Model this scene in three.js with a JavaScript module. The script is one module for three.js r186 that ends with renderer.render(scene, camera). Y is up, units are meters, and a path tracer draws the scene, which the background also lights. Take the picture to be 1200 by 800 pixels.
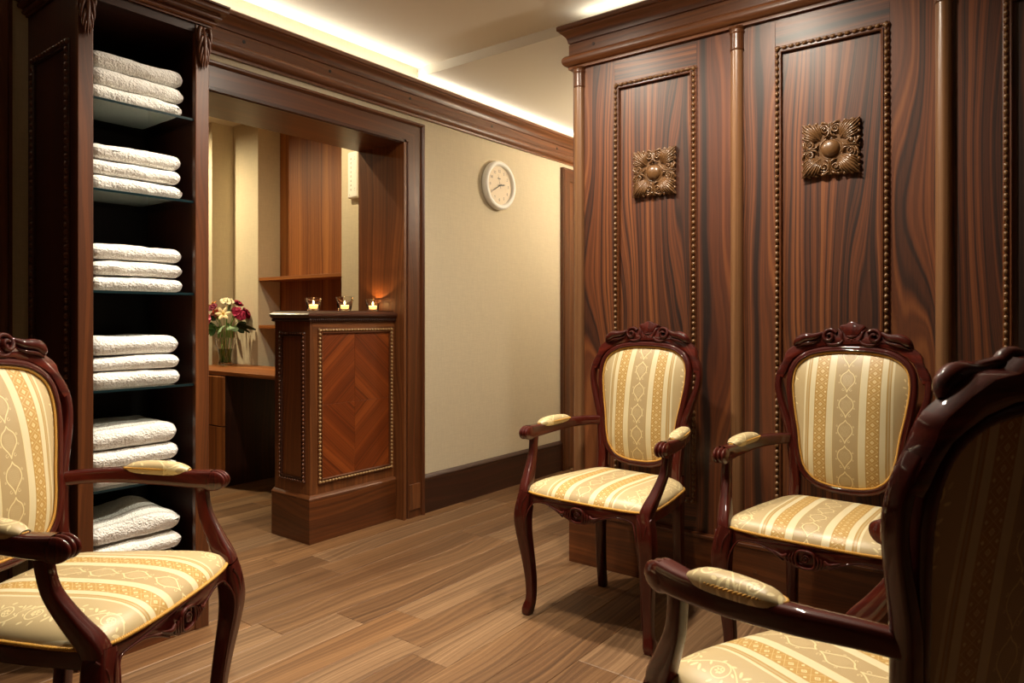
import * as THREE from 'three';
import { mergeGeometries, toCreasedNormals } from 'three/addons/utils/BufferGeometryUtils.js';
import { RoundedBoxGeometry } from 'three/addons/geometries/RoundedBoxGeometry.js';
import { RectAreaLightUniformsLib } from 'three/addons/lights/RectAreaLightUniformsLib.js';

// ---------------------------------------------------------------- camera, exposure
const scene = new THREE.Scene();
scene.background = new THREE.Color(0x000000);
const renderer = new THREE.WebGLRenderer({ antialias: true });
renderer.toneMapping = THREE.LinearToneMapping;
renderer.toneMappingExposure = 1.28;
renderer.shadowMap.enabled = true;
RectAreaLightUniformsLib.init();

// 24 mm lens, 1.10 m above the floor, level, with a small vertical shift
const FOCAL = 825, EYE = 1.10, YAW = 37.6 * Math.PI / 180;
const camera = new THREE.PerspectiveCamera(2 * Math.atan(400 / FOCAL) * 180 / Math.PI, 1.5, 0.05, 40);
camera.position.set(0, EYE, 0);
camera.lookAt(Math.cos(YAW), EYE, -Math.sin(YAW));
camera.setViewOffset(1200, 800, 0, 28, 1200, 800);
camera.focus = 2.7;
camera.userData.fStop = 9;
scene.add(camera);

// ---------------------------------------------------------------- large lights: LED strips lying on the cornices
function areaLight(w, h, color, intensity, [x, y, z], towards) {
  const l = new THREE.RectAreaLight(color, intensity, w, h);
  l.position.set(x, y, z); l.lookAt(...towards); l.name = 'cove_light';
  scene.add(l); return l;
}
const COVE = new THREE.Color(1.0, 0.93, 0.80);
areaLight(6.4, 0.02, COVE, 30, [2.15, 2.409, -2.790], [2.15, 3.4, -2.05]);   // along the clock wall
areaLight(3.1, 0.02, COVE, 16, [2.75, 2.425, -0.15], [2.10, 3.4, -0.15]);    // along the top of the panelled cabinet

// ceiling downlights: [x, y of the ceiling, z, candela, aim x, aim z, half cone in degrees]
const WARM = new THREE.Color(1.0, 0.88, 0.71);
const AMBER = new THREE.Color(1.0, 0.80, 0.48);   // the alcove has warmer lamps
const DOWNLIGHTS = [
  [1.40, 2.49, -1.80, 9, 1.00, -1.95, 52, 'round recessed downlight in the upper ceiling by the doorway'],
  [2.02, 2.49, -1.75, 7, 2.02, -1.78, 87, 'round recessed downlight by the open end of the panelled cabinet'],
  [2.02, 2.49, -0.93, 7.6, 2.02, -0.93, 87, 'round recessed downlight in front of the cabinet between both armchairs'],
  [1.30, 2.49, -0.85, 7.5, 1.10, -1.15, 52, 'round recessed downlight in the upper ceiling amid the armchairs'],
  [2.25, 2.55, -5.05, 10, 2.25, -5.05, 87, 'round recessed downlight above the back of the reception alcove', AMBER],
  [2.45, 2.55, -3.62, 3.5, 2.45, -3.62, 87, 'round recessed downlight above the reception desk near the niche', AMBER],
];

// ---------------------------------------------------------------- helpers
const V = (x, y, z) => new THREE.Vector3(x, y, z);
let seedState = 12345;
const srand = (s) => { seedState = (s * 2654435761) >>> 0 || 1; };
const rnd = () => { seedState ^= seedState << 13; seedState >>>= 0; seedState ^= seedState >>> 17; seedState ^= seedState << 5; seedState >>>= 0; return seedState / 4294967296; };
const rr = (a, b) => a + (b - a) * rnd();
const used = new Map();
const numbered = (n) => { const k = used.get(n) || 0; used.set(n, k + 1); return k ? n + '_' + String(k).padStart(3, '0') : n; };
function mesh(name, geo, mat, parent) {
  const m = new THREE.Mesh(geo, mat); m.name = name; m.castShadow = m.receiveShadow = true;
  if (parent) parent.add(m);
  return m;
}
function thing(name, label, category, [x, y, z] = [0, 0, 0], turn = 0, group) {
  const o = new THREE.Group(); o.name = numbered(name); o.position.set(x, y, z); o.rotation.y = turn;
  o.userData = { label, category }; if (group) o.userData.group = group;
  scene.add(o); return o;
}
function struct(name, geo, mat) { const m = mesh(numbered(name), geo, mat, scene); m.userData = { kind: 'structure' }; return m; }
function structGroup(name) { const g = new THREE.Group(); g.name = numbered(name); g.userData = { kind: 'structure' }; scene.add(g); return g; }
const flat = (g) => (g.index ? g.toNonIndexed() : g);
function merge(list) {
  list = list.map(flat).map((g) => { const n = new THREE.BufferGeometry(); for (const a of ['position', 'normal', 'uv']) n.setAttribute(a, g.attributes[a]); return n; });
  return mergeGeometries(list);
}
const move = (g, x, y, z) => { g.translate(x, y, z); return g; };

// uv in metres, grain along one local axis ('x' | 'y' | 'z'); v runs with the grain
function grainUV(g, grain = 'y', du = 0, dv = 0) {
  g = flat(g); const p = g.attributes.position, uv = new Float32Array(p.count * 2);
  const a = V(0, 0, 0), b = V(0, 0, 0), c = V(0, 0, 0), gi = 'xyz'.indexOf(grain);
  for (let i = 0; i < p.count; i += 3) {
    a.fromBufferAttribute(p, i); b.fromBufferAttribute(p, i + 1); c.fromBufferAttribute(p, i + 2);
    const n = b.clone().sub(a).cross(c.clone().sub(a)); const q = [Math.abs(n.x), Math.abs(n.y), Math.abs(n.z)];
    let dom = q.indexOf(Math.max(...q));
    let vi = gi, ui = [0, 1, 2].find((k) => k !== gi && k !== dom);
    if (dom === gi) { ui = (gi + 1) % 3; vi = (gi + 2) % 3; }
    [a, b, c].forEach((w, k) => { const t = w.toArray(); uv[(i + k) * 2] = t[ui] + du; uv[(i + k) * 2 + 1] = t[vi] + dv; });
  }
  g.setAttribute('uv', new THREE.BufferAttribute(uv, 2)); return g;
}
// box with eased edges between two corners
function box(x0, x1, y0, y1, z0, z1, grain = 'y', r = 0.002, du, dv) {
  const w = x1 - x0, h = y1 - y0, d = z1 - z0, m = Math.min(w, h, d);
  const g = r > 0 && m > 2.2 * r ? new RoundedBoxGeometry(w, h, d, 1, r) : new THREE.BoxGeometry(w, h, d);
  g.translate((x0 + x1) / 2, (y0 + y1) / 2, (z0 + z1) / 2);
  return grainUV(g, grain, du ?? rr(0, 3), dv ?? rr(0, 3));
}
const catm = (a, t, closed) => {
  const n = a.length; if (n === 1) return a[0];
  const f = t * (closed ? n : n - 1); let i = Math.floor(f); if (!closed && i >= n - 1) i = n - 2; const u = f - i;
  const at = (k) => (closed ? a[((k % n) + n) % n] : a[Math.max(0, Math.min(n - 1, k))]);
  const p0 = at(i - 1), p1 = at(i), p2 = at(i + 1), p3 = at(i + 2);
  return 0.5 * (2 * p1 + (p2 - p0) * u + (2 * p0 - 5 * p1 + 4 * p2 - p3) * u * u + (3 * p1 - p0 - 3 * p2 + p3) * u * u * u);
};
// swept bar: control points with widths (across) and heights (along up), superellipse section
function sweep(pts, ws, hs, { n = 10, seg = 20, exp = 2.6, up = [0, 1, 0], closed = false, caps = true } = {}) {
  if (typeof ws === 'number') ws = [ws]; if (typeof hs === 'number') hs = [hs];
  const P = pts.map((p) => (Array.isArray(p) ? p : p.toArray())), U = V(...up), rings = [], pos = [], uv = [], idx = [];
  const at = (t) => V(catm(P.map((q) => q[0]), t, closed), catm(P.map((q) => q[1]), t, closed), catm(P.map((q) => q[2]), t, closed));
  let len = 0, prev = null;
  for (let i = 0; i <= seg; i++) {
    const t = i / seg, p = at(t), e = 1e-3;
    const tan = closed ? at((t + e) % 1).sub(at((t - e + 1) % 1)) : at(Math.min(1, t + e)).sub(at(Math.max(0, t - e)));
    tan.normalize();
    const side = tan.clone().cross(U); if (side.lengthSq() < 1e-6) side.set(1, 0, 0); side.normalize();
    const nor = side.clone().cross(tan).normalize();
    if (prev) len += p.distanceTo(prev); prev = p;
    const w = Math.max(1e-5, catm(ws, t, closed)) / 2, h = Math.max(1e-5, catm(hs, t, closed)) / 2, per = 3 * (w + h);
    for (let k = 0; k <= n; k++) {
      const a = (k / n) * Math.PI * 2 + Math.PI / 4, c = Math.cos(a), s = Math.sin(a);
      const cx = Math.sign(c) * Math.abs(c) ** (2 / exp) * w, cy = Math.sign(s) * Math.abs(s) ** (2 / exp) * h;
      pos.push(p.x + side.x * cx + nor.x * cy, p.y + side.y * cx + nor.y * cy, p.z + side.z * cx + nor.z * cy);
      uv.push((k / n) * per, len);
    }
    rings.push(p);
  }
  const m = n + 1;
  for (let i = 0; i < seg; i++) for (let k = 0; k < n; k++) { const a = i * m + k, b = a + 1, c = a + m, d = c + 1; idx.push(a, b, c, b, d, c); }
  const g = new THREE.BufferGeometry();
  g.setAttribute('position', new THREE.Float32BufferAttribute(pos, 3)); g.setAttribute('uv', new THREE.Float32BufferAttribute(uv, 2)); g.setIndex(idx);
  g.computeVertexNormals();
  const N = g.attributes.normal, fix = (a, b) => { const v = V(N.getX(a) + N.getX(b), N.getY(a) + N.getY(b), N.getZ(a) + N.getZ(b)).normalize(); N.setXYZ(a, v.x, v.y, v.z); N.setXYZ(b, v.x, v.y, v.z); };
  for (let i = 0; i <= seg; i++) fix(i * m, i * m + n);
  if (closed) for (let k = 0; k < m; k++) fix(k, seg * m + k);
  if (!closed && caps) {
    const out = [flat(g)];
    for (const [i, sgn] of [[0, 1], [seg, -1]]) {
      const cp = [], cu = [], cn = []; const c = rings[i], nx = rings[i ? i - 1 : 1], d = c.clone().sub(nx).normalize();
      for (let k = 0; k < n; k++) {
        const A = (i * m + k) * 3, B = A + 3; const q = sgn > 0 ? [B, A] : [A, B];
        cp.push(c.x, c.y, c.z, pos[q[0]], pos[q[0] + 1], pos[q[0] + 2], pos[q[1]], pos[q[1] + 1], pos[q[1] + 2]);
        for (let z = 0; z < 3; z++) { cu.push(cp[cp.length - 9 + z * 3], cp[cp.length - 8 + z * 3]); cn.push(d.x, d.y, d.z); }
      }
      const cg = new THREE.BufferGeometry(); cg.setAttribute('position', new THREE.Float32BufferAttribute(cp, 3)); cg.setAttribute('normal', new THREE.Float32BufferAttribute(cn, 3)); cg.setAttribute('uv', new THREE.Float32BufferAttribute(cu, 2)); out.push(cg);
    }
    return merge(out);
  }
  return g;
}
// moulding: a profile of [out, rise] carried along straight runs with mitred corners; N is the rise direction
function mould(path, N, profile, { closed = false, flip = false, crease = 0.5, dv = 0 } = {}) {
  const pts = path.map((p) => V(...p)), nn = V(...N), n = pts.length, pos = [], uv = [];
  const outOf = (a, b) => { const o = b.clone().sub(a).normalize().cross(nn).normalize(); return flip ? o.negate() : o; };
  const mit = pts.map((p, i) => {
    const a = closed || i > 0 ? outOf(pts[(i - 1 + n) % n], p) : null, b = closed || i < n - 1 ? outOf(p, pts[(i + 1) % n]) : null;
    if (!a) return b; if (!b) return a;
    const s = a.clone().add(b); return s.multiplyScalar(2 / s.lengthSq());
  });
  const put = (i, [o, r]) => pts[i].clone().addScaledVector(mit[i], o).addScaledVector(nn, r);
  let len = dv; const tri = (a, b, c, ua, ub, uc) => { pos.push(...a.toArray(), ...b.toArray(), ...c.toArray()); uv.push(...ua, ...ub, ...uc); };
  for (let i = 0; i < (closed ? n : n - 1); i++) {
    const j = (i + 1) % n, L = pts[i].distanceTo(pts[j]); let s = 0;
    for (let k = 0; k < profile.length - 1; k++) {
      const d = Math.hypot(profile[k + 1][0] - profile[k][0], profile[k + 1][1] - profile[k][1]);
      const A = put(i, profile[k]), B = put(i, profile[k + 1]), C = put(j, profile[k]), D = put(j, profile[k + 1]);
      const q = [[s, len], [s + d, len], [s, len + L], [s + d, len + L]];
      if (flip) { tri(A, B, C, q[0], q[1], q[2]); tri(B, D, C, q[1], q[3], q[2]); } else { tri(A, C, B, q[0], q[2], q[1]); tri(B, C, D, q[1], q[2], q[3]); }
      s += d;
    }
    len += L;
  }
  if (!closed) {
    const faces = THREE.ShapeUtils.triangulateShape(profile.map((p) => new THREE.Vector2(...p)), []);
    for (const [i, rev] of [[0, false], [n - 1, true]]) for (const f of faces) { const t = rev !== flip ? f : [f[0], f[2], f[1]]; tri(...t.map((k) => put(i, profile[k])), ...t.map((k) => profile[k])); }
  }
  const g = new THREE.BufferGeometry();
  g.setAttribute('position', new THREE.Float32BufferAttribute(pos, 3)); g.setAttribute('uv', new THREE.Float32BufferAttribute(uv, 2));
  g.computeVertexNormals();
  return toCreasedNormals(g, crease);
}
const arc = (cx, cy, r, a0, a1, k = 8) => Array.from({ length: k + 1 }, (_, i) => { const a = (a0 + (a1 - a0) * i / k) * Math.PI / 180; return [cx + r * Math.cos(a), cy + r * Math.sin(a)]; });
function sphere(x, y, z, rx, ry = rx, rz = rx, ws = 10, hs = 8) { const g = new THREE.SphereGeometry(1, ws, hs); g.scale(rx, ry, rz); g.translate(x, y, z); return g; }
function extrude(points, depth, bevel = 0, curveSegments = 8, bseg = 2) {
  const s = new THREE.Shape(points.map((p) => new THREE.Vector2(...p)));
  return new THREE.ExtrudeGeometry(s, { depth, bevelEnabled: bevel > 0, bevelSize: bevel, bevelThickness: bevel, bevelOffset: -bevel, bevelSegments: bseg, curveSegments });
}
// warp every vertex of a geometry and rebuild its normals
function warp(g, f, crease = 0.7) {
  g = flat(g); const p = g.attributes.position, v = V(0, 0, 0);
  for (let i = 0; i < p.count; i++) { v.fromBufferAttribute(p, i); f(v); p.setXYZ(i, v.x, v.y, v.z); }
  g.computeVertexNormals(); return crease ? toCreasedNormals(g, crease) : g;
}
const spiral = (cx, cy, z, r0, r1, a0, turns, k = 14, dz = 0) => Array.from({ length: k + 1 }, (_, i) => { const t = i / k, a = a0 + turns * 2 * Math.PI * t, r = r0 + (r1 - r0) * t; return [cx + r * Math.cos(a), cy + r * Math.sin(a), z + dz * t]; });

// ---------------------------------------------------------------- procedural textures
const hash = (x, y, s) => { let h = (x * 374761393 + y * 668265263 + s * 974711) | 0; h = Math.imul(h ^ (h >>> 13), 1274126177); h ^= h >>> 16; return (h >>> 0) / 4294967296; };
function noise(x, y, px, py, s = 0) {
  let xi = Math.floor(x), yi = Math.floor(y); const fx = x - xi, fy = y - yi;
  const u = fx * fx * (3 - 2 * fx), v = fy * fy * (3 - 2 * fy), m = (k, p) => ((k % p) + p) % p;
  const x0 = m(xi, px), x1 = m(xi + 1, px), y0 = m(yi, py), y1 = m(yi + 1, py);
  const a = hash(x0, y0, s), b = hash(x1, y0, s), c = hash(x0, y1, s), d = hash(x1, y1, s);
  return a + (b - a) * u + (c - a) * v + (a - b - c + d) * u * v;
}
const fbm = (x, y, px, py, s, o = 3) => { let t = 0, a = 0.5, k = 1, n = 0; for (let i = 0; i < o; i++) { t += a * noise(x * k, y * k, px * k, py * k, s + i); n += a; a *= 0.5; k *= 2; } return t / n; };
function ramp(stops, t) {
  t = Math.max(0, Math.min(1, t)); let i = 0; while (i < stops.length - 2 && t > stops[i + 1][0]) i++;
  const [a, ca] = stops[i], [b, cb] = stops[i + 1], k = Math.max(0, Math.min(1, (t - a) / (b - a)));
  return [0, 1, 2].map((j) => ca[j] + (cb[j] - ca[j]) * k);
}
function dataTex(w, h, f, sw, sh, srgb = true) {
  const d = new Uint8Array(w * h * 4); let k = 0;
  for (let y = 0; y < h; y++) for (let x = 0; x < w; x++) { const c = f(x / w, y / h); d[k++] = c[0]; d[k++] = c[1]; d[k++] = c[2]; d[k++] = 255; }
  const t = new THREE.DataTexture(d, w, h); t.wrapS = t.wrapT = THREE.RepeatWrapping; t.magFilter = THREE.LinearFilter; t.minFilter = THREE.LinearMipmapLinearFilter; t.generateMipmaps = true;
  if (srgb) t.colorSpace = THREE.SRGBColorSpace; t.repeat.set(1 / sw, 1 / sh); t.needsUpdate = true; return t;
}
// wood: bands follow a warped field so that flames and straight streaks both occur; grain along v
function woodTex(w, h, sw, sh, { stops, bands, wav, wy, fine, seed, flame = 1, contrast = 1 }) {
  return dataTex(w, h, (u, v) => {
    const q = bands * u + wav * flame * fbm(u * 3, v * wy, 3, wy, seed, 2) * 2 + wav * 0.35 * fbm(u * 9, v * wy * 2, 9, wy * 2, seed + 7, 2);
    const B = bands;
    let s = noise(q, 0.5, B, 1, seed + 20) * 0.2 + noise(q * 3, 0.5, B * 3, 1, seed + 21) * 0.3 + noise(q * 7, 0.5, B * 7, 1, seed + 22) * 0.3 + noise(q * 16, 0.5, B * 16, 1, seed + 23) * 0.2;
    s = 0.5 + (s - 0.5) * 1.7 * contrast;
    const fib = noise(u * fine, v * 24, fine, 24, seed + 30) * 0.6 + noise(u * fine * 2, v * 70, fine * 2, 70, seed + 31) * 0.4;
    return ramp(stops, s + (fib - 0.5) * 0.22);
  }, sw, sh);
}
const T = {};
T.rosewood = woodTex(1024, 2048, 0.62, 2.2, { bands: 14, wav: 2.1, wy: 2, fine: 360, seed: 3, contrast: 1.2,
  stops: [[0, [33, 15, 8]], [0.25, [52, 25, 12]], [0.45, [81, 41, 19]], [0.7, [106, 56, 26]], [1, [132, 77, 38]]] });
T.walnut = woodTex(1024, 1024, 0.6, 1.6, { bands: 14, wav: 1.6, wy: 2, fine: 300, seed: 11, contrast: 0.75,
  stops: [[0, [76, 49, 32]], [0.35, [104, 69, 46]], [0.65, [127, 87, 59]], [1, [153, 110, 77]]] });
T.cherry = woodTex(512, 1024, 0.5, 1.6, { bands: 20, wav: 1.0, wy: 2, fine: 200, seed: 23, contrast: 0.9,
  stops: [[0, [112, 66, 30]], [0.4, [146, 92, 46]], [0.7, [170, 114, 62]], [1, [194, 138, 80]]] });
T.oak = woodTex(1024, 2048, 0.9, 2.6, { bands: 30, wav: 3.0, wy: 3, fine: 420, seed: 37, contrast: 0.7,
  stops: [[0, [86, 62, 41]], [0.35, [112, 83, 57]], [0.65, [132, 101, 71]], [1, [156, 124, 91]]] });
T.columnWood = woodTex(256, 1024, 0.3, 1.6, { bands: 8, wav: 0.6, wy: 2, fine: 120, seed: 67, contrast: 0.6,
  stops: [[0, [92, 60, 37]], [0.4, [116, 79, 50]], [0.7, [134, 95, 62]], [1, [154, 113, 77]]] });
T.mahogany = woodTex(512, 1024, 0.3, 0.9, { bands: 5, wav: 0.5, wy: 2, fine: 160, seed: 41, contrast: 0.6,
  stops: [[0, [46, 11, 6]], [0.5, [72, 19, 10]], [1, [102, 32, 17]]] });
T.terryBump = dataTex(512, 512, (u, v) => { const a = 255 * (0.45 * noise(u * 90, v * 90, 90, 90, 5) + 0.55 * noise(u * 44, v * 44, 44, 44, 6)); return [a, a, a]; }, 0.25, 0.25, false);
T.wallBump = dataTex(512, 512, (u, v) => { const a = 255 * (0.5 * noise(u * 200, v * 20, 200, 20, 8) + 0.5 * noise(u * 20, v * 200, 20, 200, 9)); return [a, a, a]; }, 0.4, 0.4, false);
T.wallColor = dataTex(512, 512, (u, v) => { const a = 0.94 + 0.06 * (0.5 * noise(u * 180, v * 14, 180, 14, 18) + 0.5 * noise(u * 14, v * 180, 14, 180, 19)); return [a * 255, a * 255, a * 255]; }, 0.5, 0.5);
T.floorBump = dataTex(512, 1024, (u, v) => { const a = 255 * (0.6 * noise(u * 240, v * 30, 240, 30, 50) + 0.4 * noise(u * 60, v * 10, 60, 10, 51)); return [a, a, a]; }, 0.5, 1.2, false);

// brocade: 0.384 m repeat across (medallion band in the middle), 0.16 m along
const FABW = 0.384, FABH = 0.166;
function fabricCanvas(bump) {
  const W = 1024, H = 444, c = document.createElement('canvas'); c.width = W; c.height = H; const x = c.getContext('2d');
  const m = W / FABW, X = (v) => W / 2 + v * m;
  const col = bump ? { taupe: '#707070', cream: '#b8b8b8', ochre: '#606060', dia: '#d0d0d0', light: '#808080', motif: '#e0e0e0', gold: '#909090' }
    : { taupe: '#b49d74', cream: '#dccfa9', ochre: '#ba9453', dia: '#ead9a6', light: '#bea97e', motif: '#e6d5a2', gold: '#b69354' };
  const band = (a, b, f) => { x.fillStyle = f; for (const s of [1, -1]) { const p = X(Math.min(a * s, b * s)); x.fillRect(p, 0, Math.abs(b - a) * m + 1, H); } };
  band(0, 0.041, col.taupe); band(0.041, 0.061, col.cream); band(0.061, 0.101, col.ochre); band(0.101, 0.118, col.cream);
  band(0.118, 0.122, col.gold); band(0.122, 0.127, col.light); band(0.127, 0.130, col.gold); band(0.130, 0.137, col.cream); band(0.137, 0.192, col.light);
  band(0.0395, 0.041, col.motif); band(0.061, 0.0625, col.gold); band(0.0995, 0.101, col.gold);
  // diamonds
  x.lineWidth = 2.4; const step = H / 6;
  for (const s of [1, -1]) for (let k = -1; k < 7; k++) {
    const cx = X(s * 0.081), cy = (k + 0.5) * step;
    x.strokeStyle = col.dia; x.globalAlpha = bump ? 1 : 0.7;
    x.beginPath(); x.moveTo(cx, cy - step / 2); x.lineTo(cx + 0.0175 * m, cy); x.lineTo(cx, cy + step / 2); x.lineTo(cx - 0.0175 * m, cy); x.closePath(); x.stroke();
    x.globalAlpha = 1; x.fillStyle = col.dia;
    const dm = (a, b, d) => { x.beginPath(); x.moveTo(a, b - d); x.lineTo(a + d, b); x.lineTo(a, b + d); x.lineTo(a - d, b); x.closePath(); };
    x.lineWidth = 5; dm(cx, cy, step * 0.17); x.stroke(); dm(cx, cy, step * 0.06); x.fill(); x.lineWidth = 2.4;
    for (const e of [-1, 1]) { dm(cx + e * 0.0135 * m, cy + step / 2, step * 0.13); x.fill(); }
  }
  // ogee medallions on the middle band, two per repeat
  x.lineCap = 'round';
  for (let k = -1; k < 3; k++) {
    const cy = (k + 0.5) * H / 2, h = H / 2 * 0.46, w = 0.021 * m, cx = W / 2;
    x.strokeStyle = col.motif; x.lineWidth = 8;
    for (const s of [1, -1]) {
      x.beginPath(); x.moveTo(cx, cy + h); x.bezierCurveTo(cx + s * w * 0.3, cy + h * 0.4, cx + s * w * 1.3, cy + h * 0.3, cx + s * w, cy - h * 0.25);
      x.bezierCurveTo(cx + s * w * 0.7, cy - h * 0.75, cx + s * w * 0.35, cy - h * 0.55, cx, cy - h * 0.95); x.stroke();
      x.lineWidth = 3.6; x.beginPath(); x.arc(cx + s * w * 0.55, cy + h * 0.82, 9, 0, 5); x.stroke();
      x.beginPath(); x.arc(cx + s * w * 1.18, cy - h * 0.42, 6, 0, 5); x.stroke(); x.beginPath(); x.arc(cx + s * w * 1.2, cy + h * 0.2, 5, 0, 5); x.stroke(); x.lineWidth = 8;
    }
    x.globalAlpha = bump ? 0.6 : 0.35; x.lineWidth = 1.5;
    for (let j = -5; j < 6; j++) { x.beginPath(); x.moveTo(cx - w * 0.7, cy + j * 9 - 14); x.lineTo(cx + w * 0.7, cy + j * 9 + 14); x.stroke(); x.beginPath(); x.moveTo(cx - w * 0.7, cy + j * 9 + 14); x.lineTo(cx + w * 0.7, cy + j * 9 - 14); x.stroke(); }
    x.globalAlpha = 1;
  }
  // scrolling leaves on the pale band at the edges of the repeat
  x.strokeStyle = col.motif; x.fillStyle = col.motif;
  for (const ox of [0, W]) for (let k = -1; k < 2; k++) {
    const y0 = k * H, px = (t) => ox + Math.sin(t * Math.PI * 2) * 0.022 * m;
    x.lineWidth = 7; x.beginPath(); for (let j = 0; j <= 60; j++) { const t = j / 60; j ? x.lineTo(px(t), y0 + t * H) : x.moveTo(px(t), y0); } x.stroke();
    for (const [t, s] of [[0.25, -1], [0.75, 1]]) {
      const bx = px(t) + s * 62, by = y0 + t * H;
      x.lineWidth = 7; x.beginPath(); for (let j = 0; j <= 40; j++) { const a = (s > 0 ? Math.PI : 0) + s * j / 40 * 9.5, r = 58 - j * 1.15; const qx = bx + r * Math.cos(a), qy = by + r * Math.sin(a); j ? x.lineTo(qx, qy) : x.moveTo(qx, qy); } x.stroke();
      for (let e = 0; e < 7; e++) { const a = e * 0.9; x.beginPath(); x.ellipse(bx + 72 * Math.cos(a), by + 72 * Math.sin(a), 15, 6.5, a + 0.7, 0, 7); x.fill(); }
      for (let e = 0; e < 6; e++) { const a = e * 1.05; x.beginPath(); x.ellipse(bx + 14 * Math.cos(a), by + 14 * Math.sin(a), 9, 5, a, 0, 7); x.fill(); }
    }
    for (const [t, s] of [[0, 1], [0.5, -1]]) for (const e of [-1, 1]) { const bx = px(t) + s * 20, by = y0 + t * H; x.beginPath(); x.ellipse(bx + s * 24, by + e * 18, 22, 8, e * s * 0.6, 0, 7); x.fill(); }
  }
  if (!bump) { // woven threads: faint cross lines of the weft
    x.globalAlpha = 0.06; x.fillStyle = '#6a5020'; for (let y = 0; y < H; y += 3) x.fillRect(0, y, W, 1); x.fillStyle = '#fff6d8'; for (let y = 0; y < W; y += 4) x.fillRect(y, 0, 1, H); x.globalAlpha = 1;
  }
  const t = new THREE.CanvasTexture(c); t.wrapS = t.wrapT = THREE.RepeatWrapping; t.repeat.set(1 / FABW, 1 / FABH); t.offset.set(0.5, 0); if (!bump) t.colorSpace = THREE.SRGBColorSpace; return t;
}
T.fabric = fabricCanvas(false); T.fabricBump = fabricCanvas(true);

// ---------------------------------------------------------------- materials
const std = (o) => new THREE.MeshStandardMaterial(o), phy = (o) => new THREE.MeshPhysicalMaterial(o);
const M = {
  wall: std({ color: 0xd9ccb0, map: T.wallColor, bumpMap: T.wallBump, bumpScale: 0.0006, roughness: 0.85 }),
  ceiling: std({ color: 0xe4ddcc, roughness: 0.9 }),
  rosewood: phy({ map: T.rosewood, roughness: 0.5, clearcoat: 0.5, clearcoatRoughness: 0.36 }),
  rosewoodB: phy({ map: T.rosewood, color: 0xe2d6cc, roughness: 0.5, clearcoat: 0.5, clearcoatRoughness: 0.36 }),
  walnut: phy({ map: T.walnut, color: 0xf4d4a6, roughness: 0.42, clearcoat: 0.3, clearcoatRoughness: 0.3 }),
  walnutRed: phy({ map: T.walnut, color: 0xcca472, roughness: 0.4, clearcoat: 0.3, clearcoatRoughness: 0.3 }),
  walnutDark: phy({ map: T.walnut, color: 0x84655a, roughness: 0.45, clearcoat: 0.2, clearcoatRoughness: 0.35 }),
  cherry: std({ map: T.cherry, color: 0xf0dcc0, roughness: 0.5 }),
  veneer: phy({ map: T.cherry, color: 0xc8926a, roughness: 0.4, clearcoat: 0.25, clearcoatRoughness: 0.3 }),
  carving: phy({ color: 0x74512f, roughness: 0.4, clearcoat: 0.6, clearcoatRoughness: 0.22 }),
  column: phy({ map: T.columnWood, roughness: 0.38, clearcoat: 0.5, clearcoatRoughness: 0.25 }),
  mahogany: phy({ map: T.mahogany, roughness: 0.5, specularIntensity: 0.25, clearcoat: 0.85, clearcoatRoughness: 0.05 }),
  fabric: phy({ map: T.fabric, bumpMap: T.fabricBump, bumpScale: 0.0007, roughness: 0.38, sheen: 0.25, sheenRoughness: 0.4, sheenColor: new THREE.Color(0xffeccc) }),
  braid: std({ color: 0xc8953c, roughness: 0.5 }),
  towel: std({ color: 0xf2efe8, bumpMap: T.terryBump, bumpScale: 0.004, roughness: 1 }),
  glass: phy({ color: 0xffffff, transmission: 1, thickness: 0, roughness: 0.02, ior: 1.5 }),
  shelfGlass: phy({ color: 0xf0f4f3, transmission: 1, thickness: 0, roughness: 0.03, ior: 1.5 }),
  glassEdge: std({ color: 0x16282c, roughness: 0.15 }),
  white: std({ color: 0xf0eee8, roughness: 0.4 }),
  black: std({ color: 0x0c0b0a, roughness: 0.5 }),
  capital: phy({ map: T.walnut, color: 0xd8bfa0, roughness: 0.35, clearcoat: 0.5, clearcoatRoughness: 0.2 }),
  wax: phy({ color: 0xf6e8c8, roughness: 0.6, transmission: 0.3, thickness: 0 }),
};
const FLOORS = [0xffffff, 0xe9dfd2, 0xd6c9ba, 0xf8ead6].map((c) => phy({ map: T.oak, color: c, bumpMap: T.floorBump, bumpScale: 0.0004, roughness: 0.48 }));

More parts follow.
